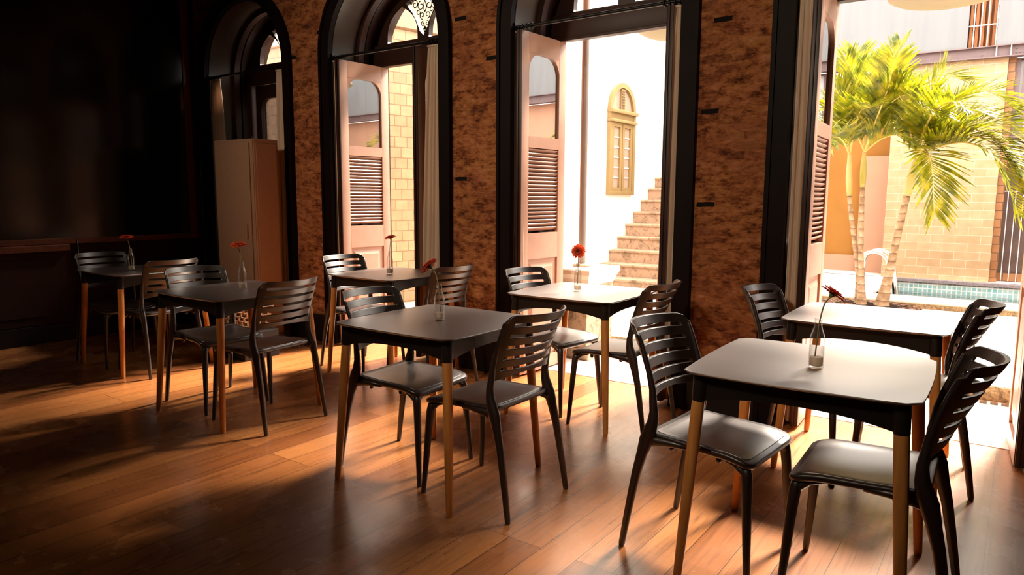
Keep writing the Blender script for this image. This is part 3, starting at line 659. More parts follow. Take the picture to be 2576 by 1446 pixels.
# ---------------- black board on the end wall
r = empty('display_board', (U0, 0, 0.88))
tag(r, 'huge glossy black board with a red brown frame on the dark end wall', 'board')
ub = 0.0
MB().box((0.004, -1.2, 0.04), (0.035, 3.955, 2.62)).build('black_panel', M['board'], r)
b = MB().box((0.0, -1.25, -0.012), (0.052, 4.03, 0.04), 0.006).box((0.0, 3.955, 0.04), (0.045, 4.03, 2.68), 0.006).box((0.0, -1.25, 2.62), (0.045, 3.955, 2.68), 0.006)
b.build('board_frame', M['boardframe'], r)
MB().box((0.0, -1.25, -0.075), (0.075, 2.80, -0.013), 0.008).build('ledge', M['boardframe'], r)
# dark timber dado under the ledge
b = MB().box((U0, -1.25, 0.165), (U0 + 0.028, 2.82, 0.80), 0.004)
for k in range(4): b.box((U0 + 0.026, -1.1 + k * 0.98, 0.24), (U0 + 0.036, -1.1 + k * 0.98 + 0.86, 0.74), 0.005)
tag(b.build('trim_13', M['darkwall']), 'dark red timber dado under the black board', 'dado', kind='structure')
cab = MB().tube([(U0 + 0.05, 2.87, 0.90), (U0 + 0.047, 2.875, 0.6), (U0 + 0.045, 2.87, 0.25), (U0 + 0.06, 2.87, 0.009)], 0.008, 8)
tag(cab.build('power_cable', M['rod'], smooth=True), 'black cable hanging below the board ledge', 'cable')

# ---------------- locker
lx0, lx1, ly0, ly1, lz = -6.03, -5.435, 3.72, 3.965, 1.795
r = empty('storage_locker', ((lx0 + lx1) / 2, (ly0 + ly1) / 2, 0))
tag(r, 'tall cream metal locker standing in front of the far left window', 'locker')
w2, d2 = (lx1 - lx0) / 2, (ly1 - ly0) / 2
MB().box((-w2, -d2, 0.03), (w2, d2, lz), 0.006).build('body', M['locker'], r)
dr = MB().box((-w2 + 0.025, -d2 - 0.016, 0.07), (w2 - 0.055, -d2 - 0.001, lz - 0.035), 0.005).build('door', M['locker'], r)
MB().box((w2 - 0.12, -d2 - 0.034, 0.93), (w2 - 0.10, -d2 - 0.0165, 1.05), 0.004).build('handle', M['locker'], dr)
MB().box((w2 - 0.045, -d2 - 0.010, 0.04), (w2 - 0.005, -d2 - 0.001, lz - 0.01), 0.003).build('corner_post', M['locker'], r)
b = MB().box((w2 + 0.001, -d2 + 0.02, 0.06), (w2 + 0.006, d2 - 0.02, lz - 0.04), 0.002)
b.build('side_panel', M['locker'], r)
b = MB()
for x in (-w2 + 0.04, w2 - 0.04):
    for y in (-d2 + 0.03, d2 - 0.03): b.lathe([(0, 0), (0.018, 0), (0.02, 0.03), (0, 0.03)], (x, y, 0), 12)
b.build('feet', M['rod'], r)
MB().lathe([(0, 0), (0.008, 0), (0.008, 0.012), (0.004, 0.02), (0, 0.021)], (w2 - 0.04, -d2 + 0.02, lz), 10).build('top_pin', M['rod'], r)

# ---------------- low black box with a slotted basket on it, beside the locker
bx, by = -5.10, 3.36
o = MB().box((-0.20, -0.16, 0), (0.20, 0.16, 0.225), 0.008).build('floor_box', M['blackwood'], loc=(bx, by, 0))
tag(o, 'low black box on the floor beside the cream locker', 'box')
r = empty('plastic_basket', (bx, by, 0.2255))
tag(r, 'tan slotted plastic basket on the low black box seen beneath a table', 'basket')
b = MB()
def wall_grid(p0, p1, q0, q1, nx, nz):
    # slotted wall between bottom edge p0-p1 and top edge q0-q1, staggered slots
    P0, P1, Q0, Q1 = map(Vector, (p0, p1, q0, q1)); t = (P1 - P0).cross(Q0 - P0).normalized() * 0.004
    def at(s_, u): return (P0.lerp(P1, s_)).lerp(Q0.lerp(Q1, s_), u)
    for j in range(nz + 1):
        u0, u1 = j / nz - 0.028, j / nz + 0.028
        if j == 0: u1 = 0.10
        u0, u1 = max(0, u0), min(1, u1)
        c = [at(0, u0), at(1, u0), at(1, u1), at(0, u1)]
        V = [b.bm.verts.new(x - t) for x in c] + [b.bm.verts.new(x + t) for x in c]
        for f in ((0, 1, 2, 3), (7, 6, 5, 4), (0, 4, 5, 1), (1, 5, 6, 2), (2, 6, 7, 3), (3, 7, 4, 0)): b.bm.faces.new([V[k] for k in f])
        if j < nz:
            for k in range(nx + 1):
                s0 = (k + (0.5 if j % 2 else 0)) / nx
                if s0 > 1.001: continue
                a_, c_ = max(0, s0 - 0.03), min(1, s0 + 0.03)
                ua, ub_ = (0.10 if j == 0 else j / nz), (j + 1) / nz
                cc = [at(a_, ua), at(c_, ua), at(c_, ub_), at(a_, ub_)]
                V = [b.bm.verts.new(x - t) for x in cc] + [b.bm.verts.new(x + t) for x in cc]
                for f in ((0, 1, 2, 3), (7, 6, 5, 4), (0, 4, 5, 1), (1, 5, 6, 2), (2, 6, 7, 3), (3, 7, 4, 0)): b.bm.faces.new([V[k2] for k2 in f])
lo, hi, hz = (0.13, 0.10), (0.17, 0.14), 0.19
cb = [(-1, -1), (1, -1), (1, 1), (-1, 1)]
for k in range(4):
    a_, c_ = cb[k], cb[(k + 1) % 4]
    wall_grid((a_[0] * lo[0], a_[1] * lo[1], 0.004), (c_[0] * lo[0], c_[1] * lo[1], 0.004), (a_[0] * hi[0], a_[1] * hi[1], hz), (c_[0] * hi[0], c_[1] * hi[1], hz), 4, 5)
b.box((-lo[0], -lo[1], 0), (lo[0], lo[1], 0.006))
b.build('basket_body', M['crate'], r)
rp = [(hi[0] * x, hi[1] * y, hz) for x, y in cb]; rp = rp + [rp[0]]
MB().tube(rp, 0.007, 8).build('rim', M['crate'], r, smooth='auto')

# ------------------------------------------------------------------ tables
TH = 0.74
def make_table():
    root = empty('bistro_table')
    # top: square with bowed sides, thin chamfered edge
    def outline(a, bow, rc, n=12):
        pts = []
        cor = [(-1, -1), (1, -1), (1, 1), (-1, 1)]
        for k in range(4):
            p, q = Vector(cor[k]) * a, Vector(cor[(k + 1) % 4]) * a
            d = (q - p); nrm = Vector((d.y, -d.x)).normalized()
            for j in range(n):
                t = (j + 0.5) / n
                t = rc + t * (1 - 2 * rc)
                pts.append(p + d * t + nrm * bow * (1 - (2 * t - 1) ** 2))
        return pts
    b = MB(); rings = []
    for ins, z in ((0.030, TH - 0.016), (0.0015, TH - 0.0055), (0.0, TH - 0.003), (0.002, TH - 0.0005), (0.006, TH)):
        rings.append([b.bm.verts.new((p.x, p.y, z)) for p in outline(0.347 - ins, 0.011, 0.010)])
    n = len(rings[0])
    for a, c in zip(rings, rings[1:]):
        for k in range(n): b.bm.faces.new((a[k], a[(k + 1) % n], c[(k + 1) % n], c[k]))
    b.bm.faces.new(list(reversed(rings[0]))); b.bm.faces.new(rings[-1])
    b.build('tabletop', M['tabletop'], root, smooth='auto')
    # apron: four rails with arched lower edges
    b = MB()
    for k in range(4):
        R = Matrix.Rotation(k * PI / 2, 4, 'Z'); N_ = 14; V = []
        for j in range(N_ + 1):
            x = -0.285 + 0.57 * j / N_; e = abs(2 * j / N_ - 1)
            zb = TH - 0.072 - 0.030 * e ** 2.2
            V.append([b.bm.verts.new(R @ Vector((x, y, z))) for y, z in ((-0.308, TH - 0.014), (-0.303, zb), (-0.285, zb), (-0.285, TH - 0.014))])
        for p, q in zip(V, V[1:]):
            for j in range(4): b.bm.faces.new((p[j], p[(j + 1) % 4], q[(j + 1) % 4], q[j]))
        b.bm.faces.new(list(reversed(V[0]))); b.bm.faces.new(V[-1])
    b.build('apron', M['tableframe'], root, smooth='auto')
    f, j_ = 0.338, 0.2995
    for sx in (-1, 1):
        for sy in (-1, 1):
            def ax(z):
                r_ = f + (j_ - f) * z / 0.635; return Vector((sx * r_, sy * r_, z))
            lg = MB().tube([ax(0.0), ax(0.012), ax(0.2), ax(0.42), ax(0.60), ax(0.64)], [0.0125, 0.0145, 0.0175, 0.0205, 0.0215, 0.0215], 16).build('leg', M['legwood'], root, smooth='auto')
            MB().tube([ax(0.636), ax(0.642), ax(0.68), ax(TH - 0.013)], [0.0222, 0.0232, 0.0245, 0.026], 16).build('leg_socket', M['tableframe'], lg, smooth='auto')
    return root
TABLES = {
    1: (-5.473, 2.728, -0.031, 'small black table in the far dark corner below the black board'),
    2: (-3.843, 2.468, 0.007, 'black table with wooden legs in front of the cream locker'),
    3: (-3.764, 3.708, -0.033, 'black table standing before the yellow tiled wall doorway'),
    4: (-2.163, 2.428, 0.016, 'black table in the middle foreground carrying the drooping red flower'),
    5: (-2.130, 3.705, 0.022, 'black table standing before the stone stairs doorway'),
    6: (-0.544, 2.539, 0.035, 'largest black table at the right front with a bright sheen'),
    7: (-0.561, 3.782, 0.009, 'black table without a flower in the palm doorway'),
}
tp = make_table()
for k, (x, y, rz, lb) in TABLES.items():
    o = tp if k == 1 else copy_tree(tp)
    o.location = (x, y, 0); o.rotation_euler = (0, 0, rz)
    tag(o, lb, 'table', 'square black tables in two rows')

# ------------------------------------------------------------------ chairs
def lerp_tab(tab, z):
    for (z0, x0), (z1, x1) in zip(tab, tab[1:]):
        if z <= z1: return x0 + (x1 - x0) * (z - z0) / (z1 - z0)
    return tab[-1][1]
STILE = [(0.0, -0.226), (0.15, -0.203), (0.30, -0.176), (0.42, -0.146), (0.48, -0.124), (0.54, -0.112), (0.60, -0.113), (0.66, -0.126), (0.75, -0.156), (0.80, -0.174), (0.838, -0.190)]
def make_chair():
    root = empty('dining_chair')
    YW = 0.200
    def yw(z): return 0.216 - 0.016 * min(1, z / 0.45) if z < 0.45 else (0.1925 if z > 0.60 else 0.200 - 0.0075 * (z - 0.45) / 0.15)
    # seat shell: rounded square, dished, waterfall front
    NX, NY = 16, 14; CX, AX, BY, RC = 0.0535, 0.1935, 0.197, 0.036
    def rr_map(sx, sy, shrink=0.0):
        ax, by, rc = AX - shrink, BY - shrink, max(0.01, RC - shrink * 0.6)
        x, y = ax * sx, by * sy
        m = max(abs(sx), abs(sy))
        if m > 1e-6:
            ex, ey = abs(x) / m, abs(y) / m      # hit point on the plain rectangle
            cx_, cy_ = ax - rc, by - rc
            if ex > cx_ and ey > cy_:
                # ray from centre against the corner circle
                dl = math.hypot(ex, ey); ux, uy = ex / dl, ey / dl
                bq = ux * cx_ + uy * cy_; cq = cx_ * cx_ + cy_ * cy_ - rc * rc
                k = (bq + math.sqrt(max(0, bq * bq - cq))) / dl
                x *= k; y *= k
        y *= 1.0 + 0.025 * x / AX
        return x, y
    def seat_z(x, y):
        s_ = (x + AX) / (2 * AX); t = y / BY
        return 0.451 - 0.013 * (1 - t * t) * math.sin(PI * min(1, max(0, s_ * 0.9 + 0.05))) + 0.012 * (1 - s_) ** 2 - 0.020 * max(0, (s_ - 0.70) / 0.30) ** 2
    def perim(G): return [G[i][0] for i in range(NX + 1)] + [G[NX][j] for j in range(1, NY + 1)] + [G[i][NY] for i in range(NX - 1, -1, -1)] + [G[0][j] for j in range(NY - 1, 0, -1)]
    b = MB(); tops = []
    for i in range(NX + 1):
        row = []
        for j in range(NY + 1):
            x, y = rr_map(-1 + 2 * i / NX, -1 + 2 * j / NY); row.append(b.bm.verts.new((CX + x, y, seat_z(x, y))))
        tops.append(row)
    for i in range(NX):
        for j in range(NY): b.bm.faces.new((tops[i][j], tops[i + 1][j], tops[i + 1][j + 1], tops[i][j + 1]))
    per = perim(tops); n = len(per); rings = [per]
    for g, dz in ((1.016, -0.003), (1.022, -0.009), (1.016, -0.018), (0.985, -0.024), (0.90, -0.022)):
        rings.append([b.bm.verts.new((CX + (v.co.x - CX) * g, v.co.y * g, v.co.z + dz)) for v in per])
    for p, q in zip(rings, rings[1:]):
        for k in range(n): b.bm.faces.new((p[k], p[(k + 1) % n], q[(k + 1) % n], q[k]))
    b.bm.faces.new(rings[-1])
    seat = b.build('seat', M['chair'], root, smooth=True)
    # raised panel inside the seat rim
    b = MB(); V = []
    for i in range(NX + 1):
        row = []
        for j in range(NY + 1):
            x, y = rr_map(-1 + 2 * i / NX, -1 + 2 * j / NY, 0.020); row.append(b.bm.verts.new((CX + x, y, seat_z(x, y) + 0.0022)))
        V.append(row)
    for i in range(NX):
        for j in range(NY): b.bm.faces.new((V[i][j], V[i + 1][j], V[i + 1][j + 1], V[i][j + 1]))
    per = perim(V); n = len(per)
    lo1 = [b.bm.verts.new((CX + (v.co.x - CX) * 1.010, v.co.y * 1.010, v.co.z - 0.0006)) for v in per]
    lo2 = [b.bm.verts.new((CX + (v.co.x - CX) * 1.014, v.co.y * 1.014, v.co.z - 0.0034)) for v in per]
    for p, q in ((per, lo1), (lo1, lo2)):
        for k in range(n): b.bm.faces.new((p[k], p[(k + 1) % n], q[(k + 1) % n], q[k]))
    b.build('seat_panel', M['seatpanel'], seat, smooth=True)
    # backrest: curved shell with five slots
    ZB, ZT = 0.566, 0.846
    rails = [0.566, 0.608, 0.622, 0.655, 0.669, 0.702, 0.716, 0.749, 0.763, 0.796, 0.811, 0.846]
    NYB = 26; thick = 0.013
    def back_pt(y, z, off=0.0):
        t = y / YW
        k = 0.045 + 0.055 * (z - ZB) / (ZT - ZB)
        x = lerp_tab(STILE, z) - k * (1 - abs(t) ** 2.3) - 0.004
        if z > 0.83: z = z - 0.030 * max(0, (abs(t) - 0.86) / 0.14) ** 2 
        if z < 0.60: z = z + 0.020 * (1 - t * t) * (0.608 - z) / 0.042
        return Vector((x - off, y, z))
    ys = [YW * (-1 + 2 * j / NYB) for j in range(NYB + 1)]
    zs = []
    for a_, c_ in zip(rails, rails[1:]): zs.append(a_)
    zs.append(rails[-1])
    b = MB()
    F = [[b.bm.verts.new(back_pt(y, z)) for y in ys] for z in zs]
    B = [[b.bm.verts.new(back_pt(y, z, thick)) for y in ys] for z in zs]
    def solid(r_, j): 
        if r_ < 0 or r_ >= len(zs) - 1 or j < 0 or j >= NYB: return False
        return r_ % 2 == 0 or j < 2 or j >= NYB - 2
    for r_ in range(len(zs) - 1):
        for j in range(NYB):
            if not solid(r_, j): continue
            b.bm.faces.new((F[r_][j], F[r_][j + 1], F[r_ + 1][j + 1], F[r_ + 1][j]))
            b.bm.faces.new((B[r_][j], B[r_ + 1][j], B[r_ + 1][j + 1], B[r_][j + 1]))
            if not solid(r_ - 1, j): b.bm.faces.new((F[r_][j], B[r_][j], B[r_][j + 1], F[r_][j + 1]))
            if not solid(r_ + 1, j): b.bm.faces.new((F[r_ + 1][j], F[r_ + 1][j + 1], B[r_ + 1][j + 1], B[r_ + 1][j]))
            if not solid(r_, j - 1): b.bm.faces.new((F[r_][j], F[r_ + 1][j], B[r_ + 1][j], B[r_][j]))
            if not solid(r_, j + 1): b.bm.faces.new((F[r_][j + 1], B[r_][j + 1], B[r_ + 1][j + 1], F[r_ + 1][j + 1]))
    bk = b.build('backrest', M['chair'], root, smooth='auto')
    bv = bk.modifiers.new('soft_edges', 'BEVEL'); bv.width = 0.0028; bv.segments = 2; bv.limit_method = 'ANGLE'; bv.angle_limit = math.radians(50)
    # rear legs run on upward as the back stiles
    for sy in (-1, 1):
        zz = [0.0, 0.01, 0.10, 0.20, 0.30, 0.38, 0.43, 0.465, 0.50, 0.54, 0.58, 0.62, 0.68, 0.75, 0.79, 0.810]
        rr = [(0.010, 0.010), (0.0115, 0.0125), (0.0125, 0.014), (0.0135, 0.016), (0.0145, 0.018), (0.016, 0.022), (0.0175, 0.028), (0.018, 0.027), (0.017, 0.021), (0.015, 0.017), (0.012, 0.0155), (0.0098, 0.0135), (0.0092, 0.0115), (0.0086, 0.0100), (0.0078, 0.0085), (0.006, 0.0065)]
        MB().tube([(lerp_tab(STILE, z) - 0.0105 * min(1, max(0, (z - 0.50) / 0.08)), sy * yw(z), z) for z in zz], rr, 12, ref=(0, 1, 0)).build('leg', M['chair'], root, smooth='auto')
    # knuckle joining stile and seat on either side
    for sy in (-1, 1):
        MB().tube([(-0.150, sy * 0.197, 0.425), (-0.10, sy * 0.194, 0.432), (-0.04, sy * 0.193, 0.436), (0.03, sy * 0.193, 0.436)], [(0.014, 0.022), (0.014, 0.018), (0.011, 0.013), (0.008, 0.009)], 10, ref=(0, 1, 0)).build('seat_knuckle', M['chair'], root, smooth=True)
    for sy in (-1, 1):
        zz = [0.0, 0.008, 0.12, 0.25, 0.33, 0.375, 0.400, 0.414, 0.424]
        xs = [0.256, 0.2555, 0.2475, 0.239, 0.2335, 0.2295, 0.2265, 0.224, 0.222]
        zz[-3:] = [0.392, 0.402, 0.409]
        yy = [0.204, 0.2035, 0.1965, 0.189, 0.184, 0.180, 0.1775, 0.1755, 0.174]
        rr = [(0.0095, 0.010), (0.0105, 0.011), (0.0125, 0.0135), (0.0150, 0.0165), (0.0160, 0.0180), (0.0165, 0.0190), (0.0165, 0.0195), (0.016, 0.019), (0.014, 0.017)]
        lb = MB().tube([(x, sy * y, z) for x, y, z in zip(xs, yy, zz)], rr, 14, ref=(0, 1, 0))
        lb.tube([(0.232, sy * 0.178, 0.372), (0.215, sy * 0.178, 0.396), (0.185, sy * 0.181, 0.417), (0.14, sy * 0.182, 0.427)], [(0.0135, 0.013), (0.0135, 0.015), (0.010, 0.011), (0.006, 0.006)], 10, ref=(0, 1, 0))
        lb.tube([(0.229, sy * 0.182, 0.372), (0.226, sy * 0.165, 0.395), (0.222, sy * 0.135, 0.412), (0.219, sy * 0.09, 0.412)], [(0.014, 0.012), (0.013, 0.014), (0.009, 0.010), (0.006, 0.006)], 10, ref=(1, 0, 0))
        lb.build('leg', M['chair'], root, smooth='auto')
    for x in (-0.055, 0.125):
        for sy in (-1, 1):
            MB().lathe([(0, -0.016), (0.007, -0.0145), (0.0095, -0.008), (0.0095, 0.006), (0, 0.006)], (x, sy * 0.170, 0.4185), 12).build('stacking_stud', M['chair'], root, smooth=True)
    return root
CHAIRS = [
    ('1L', -5.605 - 0.16, 2.598 + 0.05, -0.019, 'black slatted chair farthest left, half hidden by the dark corner table'),
    ('1R', -5.188, 2.701, -0.006, 'black slatted chair at the right side of the dark corner table'),
    ('2L', -4.112, 2.472, -0.062, 'black slatted chair left of the table in front of the cream locker'),
    ('2R', -3.508, 2.448, 0.055, 'black slatted chair with its back to us at the cream locker table'),
    ('3L', -4.088, 3.688, -0.044, 'black slatted chair left of the table at the yellow tiled wall doorway'),
    ('3R', -3.305, 3.639, -0.032, 'black slatted chair against the brick pier right of the yellow tiled wall doorway'),
    ('4L', -2.398, 2.429, 0.072, 'black slatted chair tucked under the left of the middle foreground table'),
    ('4R', -1.809, 2.406, -0.021, 'black slatted chair seen from behind at the middle foreground table'),
    ('5L', -2.382, 3.724, -0.116, 'black slatted chair left of the table at the stone stairs doorway'),
    ('5R', -1.802, 3.626, 0.014, 'black slatted chair right of the table at the stone stairs doorway'),
    ('6L', -0.894, 2.495, -0.086, 'black slatted chair facing us left of the largest right front table'),
    ('6R', -0.302, 2.479, 0.028, 'black slatted chair with bright seat right of the largest front table'),
    ('7L', -0.877, 3.750, -0.105, 'black slatted chair before the brick pier left of the palm doorway table'),
    ('7R', -0.335, 3.768, 0.104, 'black slatted chair right of the palm doorway table'),
]
cp = make_chair()
for k, (key, x, y, th, lb) in enumerate(CHAIRS):
    o = cp if k == 0 else copy_tree(cp)
    o.location = (x, y, 0); o.rotation_euler = (0, 0, th + (PI if key[1] == 'R' else 0))
    tag(o, lb, 'chair', 'black plastic chairs at the tables')

# ------------------------------------------------------------------ bottles, sand and gerberas
BOT = [(0, 0.0), (0.020, 0.0), (0.0235, 0.002), (0.0242, 0.006), (0.0242, 0.100), (0.0232, 0.108), (0.0195, 0.119), (0.0145, 0.134), (0.0118, 0.146), (0.0115, 0.149), (0.0132, 0.151), (0.0132, 0.155), (0.0116, 0.157), (0.0118, 0.165), (0.0126, 0.167),
       (0.0100, 0.168), (0.0094, 0.165), (0.0094, 0.146), (0.0122, 0.134), (0.0172, 0.119), (0.0210, 0.108), (0.0220, 0.100), (0.0220, 0.010), (0.0190, 0.0075), (0, 0.0075)]
VASES = [
    # x, y, flower offset (du, dv, z above table), flower normal, head diameter, where
    ((-5.410, 2.615), (-0.020, -0.014, 0.250), (0.10, -0.10, 1.0), 0.100, 'on the dark corner table', 'flat red gerbera over the dark corner table'),
    ((-3.826, 2.504), (-0.014, -0.009, 0.268), (0.15, -0.18, 1.0), 0.100, 'on the table in front of the cream locker', 'red gerbera in front of the cream locker'),
    ((-3.736, 3.656), (0.006, 0.004, 0.266), (-0.05, -0.25, 1.0), 0.088, 'on the table at the yellow tiled wall doorway', 'red gerbera against the yellow tiled wall'),
    ((-2.155, 2.420), (-0.036, -0.026, 0.250), (-0.62, -0.20, 0.62), 0.098, 'on the middle foreground table', 'red gerbera drooping to the left over the middle foreground table'),
    ((-2.169, 3.698), (0.000, 0.000, 0.242), (0.25, -0.95, 0.35), 0.092, 'on the table at the stone stairs doorway', 'orange red gerbera facing us before the stone stairs'),
    ((-0.529, 2.495), (0.034, 0.024, 0.252), (0.50, 0.25, 0.80), 0.092, 'on the largest right front table', 'large red gerbera tilting right over the largest front table'),
]
def make_bottle():
    return MB().lathe(BOT, seg=28).build('glass_bottle', M['glass'], smooth='auto')
def make_flower(du, dv, hz, nrm, diam):
    root = empty('gerbera')
    N_ = Vector(nrm).normalized(); head = Vector((du, dv, hz))
    base = Vector((-du * 0.12, -dv * 0.12 , 0.040))
    neck = Vector((du * 0.10, dv * 0.10, 0.160))
    l = math.hypot(du, dv)
    if l > 1e-6:
        mx = 0.0060; neck.x = max(-mx, min(mx, neck.x)); neck.y = max(-mx, min(mx, neck.y))
    end = head - N_ * 0.014
    pts = []
    ctrl = [base, base.lerp(neck, 0.5), neck, neck.lerp(end, 0.55) + Vector((-du * 0.10, -dv * 0.10, 0.012)), end]
    for k in range(4):
        p0, p1, p2, p3 = ctrl[max(0, k - 1)], ctrl[k], ctrl[k + 1], ctrl[min(4, k + 2)]
        for j in range(6):
            t = j / 6
            pts.append(0.5 * ((2 * p1) + (p2 - p0) * t + (2 * p0 - 5 * p1 + 4 * p2 - p3) * t * t + (-p0 + 3 * p1 - 3 * p2 + p3) * t ** 3))
    pts.append(end)
    MB().tube(pts, 0.0024, 8).build('stem', M['stem'], root, smooth=True)
    Q = Vector((0, 0, 1)).rotation_difference(N_).to_matrix()
    def petals(n, L0, w, lift, droop, a0, name, m):
        b = MB()
        for k in range(n):
            a = a0 + 2 * PI * k / n + random.uniform(-.08, .08); L_ = L0 * random.uniform(0.9, 1.05)
            ca, sa = math.cos(a), math.sin(a); rows = []
            dz = random.uniform(-0.25, 0.25)
            for s_, ww in ((0.14, 0.35), (0.4, 0.85), (0.7, 1.0), (0.9, 0.75), (1.0, 0.25)):
                r_ = L_ * s_; z = lift * s_ - droop * s_ * s_ + 0.004 * dz * s_
                hw = w * ww / 2
                rows.append([b.bm.verts.new(head + Q @ Vector((ca * r_ - sa * y, sa * r_ + ca * y, z + zc))) for y, zc in ((-hw, 0.0012), (0, 0), (hw, 0.0012))])
            for p, q in zip(rows, rows[1:]):
                for j in range(2): b.bm.faces.new((p[j], p[j + 1], q[j + 1], q[j]))
        o = b.build(name, m, root, smooth=True)
        sm = o.modifiers.new('thickness', 'SOLIDIFY'); sm.thickness = 0.0008
    R_ = diam / 2
    petals(22, R_, R_ * 0.26, R_ * 0.30, R_ * 0.30, 0, 'outer_petals', M['petal'])
    petals(20, R_ * 0.86, R_ * 0.24, R_ * 0.46, R_ * 0.26, 0.14, 'inner_petals', M['petaltip'])
    petals(22, R_ * 0.52, R_ * 0.15, R_ * 0.44, R_ * 0.12, 0.05, 'ray_florets', M['petal'])
    MB().lathe([(0, 0.012), (R_ * 0.12, 0.0125), (R_ * 0.22, 0.010), (R_ * 0.26, 0.004), (R_ * 0.2, 0), (0, -0.001)], head, 16, N_).build('flower_disc', M['disc'], root, smooth=True)
    MB().lathe([(0, -0.014), (0.0035, -0.014), (0.007, -0.009), (R_ * 0.24, -0.002), (R_ * 0.26, 0.001), (0, 0.001)], head, 14, N_).build('flower_cup', M['sepal'], root, smooth=True)
    return root
bp_ = make_bottle()
for k, ((x, y), (du, dv, hz), nrm, dm, where, flab) in enumerate(VASES):
    o = bp_ if k == 0 else bp_.copy()
    if k: COL.objects.link(o)
    o.location = (x, y, TH + 0.0003); o.rotation_euler = (0, 0, k * 1.3)
    tag(o, 'small clear glass bottle ' + where, 'bottle', 'glass bottles holding a flower')
    s_ = MB().lathe([(0, 0.0), (0.0185, 0.0), (0.0214, 0.003), (0.0214, 0.026 + 0.002 * (k % 3)), (0.010, 0.0285 + 0.002 * (k % 2)), (0, 0.028)], seg=20).build('sand_filling', M['sand'], smooth='auto', loc=(x, y, TH + 0.0082))
    tag(s_, 'white sand at the bottom of the bottle ' + where, 'sand', 'sand in the bottles', kind='stuff')
    f = make_flower(du, dv, hz, nrm, dm); f.location = (x, y, TH)
    tag(f, flab, 'flower', 'single gerberas in bottles')

# ------------------------------------------------------------------ the courtyard
def struct(name, b, m, label, cat, smooth=False):
    return tag(b.build(name, m, smooth=smooth), label, cat, kind='structure')
struct('ground_strip', MB().box((-12, VO, -0.3), (6, 5.36, -0.004)), M['sillstone'], 'pale stone strip just outside the doors', 'ground')
dr = empty('drain_channel', (-1.0, 5.41, 0)); tag(dr, 'slotted drain channel at the foot of the patio step', 'drain')
b = MB().box((-3.0, -0.05, -0.02), (3.5, -0.042, 0.0)).box((-3.0, 0.042, -0.02), (3.5, 0.05, 0.0))
for k in range(110): b.box((-2.99 + 0.059 * k, -0.042, -0.014), (-2.99 + 0.059 * k + 0.018, 0.042, 0.0))
b.build('grating', M['drain'], dr)
MB().box((-3.0, -0.05, -0.10), (3.5, 0.05, -0.09)).build('channel_bottom', M['dark'], dr)
struct('ground_left_strip', MB().box((-12, 5.361, -0.3), (-4.01, 5.459, -0.004)), M['sillstone'], 'stone strip beside the drain channel', 'ground')
struct('step_riser', MB().box((-12, 5.461, -0.3), (6, 5.60, 0.098), 0.004), M['riserstone'], 'mottled brown stone step up to the patio', 'step')
struct('patio', MB().box((-12, 5.47, -0.3), (6, 8.95, 0.102)), M['paving'], 'pale stone patio paving outside the doors', 'paving')
struct('deck_step', MB().box((-3.2, 8.90, -0.3), (6, 9.02, 0.155), 0.004), M['riserstone'], 'narrow brown stone edge between patio and pool deck', 'step')
b = MB().box((-3.2, 8.93, -0.3), (6, 9.46, 0.168)).box((-3.2, 9.4601, -0.3), (-1.42, 11.62, 0.168))
struct('pool_deck', b, M['deck'], 'white pool deck between the palms and the pool', 'deck')

pool = empty('swimming_pool', (-1.42, 9.46, 0.17)); tag(pool, 'narrow turquoise mosaic swimming pool before the buff brick wall', 'pool')
pw, pl_ = 6.2, 1.96
b = MB().box((0, pl_, -1.2), (pw, pl_ + 0.06, -0.035)).box((-0.06, 0, -1.2), (0, pl_, -0.03)).box((0, -0.004, -1.2), (pw, 0.05, -0.004)).box((-0.06, 0, -1.26), (pw, pl_, -1.2)).box((pw, 0, -1.2), (pw + 0.05, pl_, -0.03))
b.build('basin', M['pooltile'], pool)
MB().box((-0.02, pl_ - 0.02, -0.034), (pw, pl_ + 0.12, 0.012), 0.004).build('coping', M['coping'], pool)
MB().box((0.001, 0.051, -0.22), (pw - 0.001, pl_ - 0.001, -0.17)).build('water', M['water'], pool)
struct('deck_back', MB().box((-3.2, 11.56, -0.3), (6, 12.3, 0.168)), M['deck'], 'white strip of deck behind the pool', 'deck')

# pool ladder
ld = empty('pool_ladder', (-1.46, 9.85, 0.168)); tag(ld, 'pale hooped pool ladder beside the palm trunks', 'ladder')
for k, dy in enumerate((-0.20, 0.24)):
    pts = [(-0.17, dy, 0.0), (-0.17, dy, 0.30)]
    for j in range(9):
        a = PI - PI * j / 8; pts.append((0.0 + 0.17 * math.cos(a), dy, 0.34 + 0.15 * math.sin(a)))
    pts += [(0.20, dy, 0.15), (0.23, dy, -0.1), (0.23, dy, -0.75)]
    MB().tube(pts, 0.021, 10).build('rail', M['chrome'], ld, smooth=True)
for z in (-0.08, -0.34, -0.6): MB().box((0.19, -0.20, z - 0.012), (0.27, 0.24, z + 0.012), 0.004).build('tread', M['chrome'], ld)

# pool house behind: buff brick wall, orange recess, gate, beam, upper concrete storey
VWALL = 11.68
struct('wall_pool', MB().box((-1.65, VWALL, 0.16), (-0.32, VWALL + 0.5, 3.17)), M['poolbrick'], 'buff brick wall behind the pool', 'wall')
struct('wall_recess', MB().box((-6.5, VWALL + 0.55, 0.1), (-1.2, VWALL + 0.75, 3.17)), M['orange'], 'orange painted wall behind the palm trunks', 'wall')
b = MB().box((-2.08, VWALL + 0.40, 0.16), (-1.651, VWALL + 0.54, 1.95), 0.006).box((-1.74, VWALL + 0.34, 0.16), (-1.66, VWALL + 0.399, 1.64))
struct('doorway_pink', b, M['pink'], 'pink painted doorway block between the trunks and the buff wall', 'doorway')
b = MB().box((-6.5, VWALL + 0.5, 0.1), (-2.081, VWALL + 0.549, 0.42))
struct('plinth_pink', b, M['pink'], 'pink plinth at the foot of the orange wall', 'plinth')
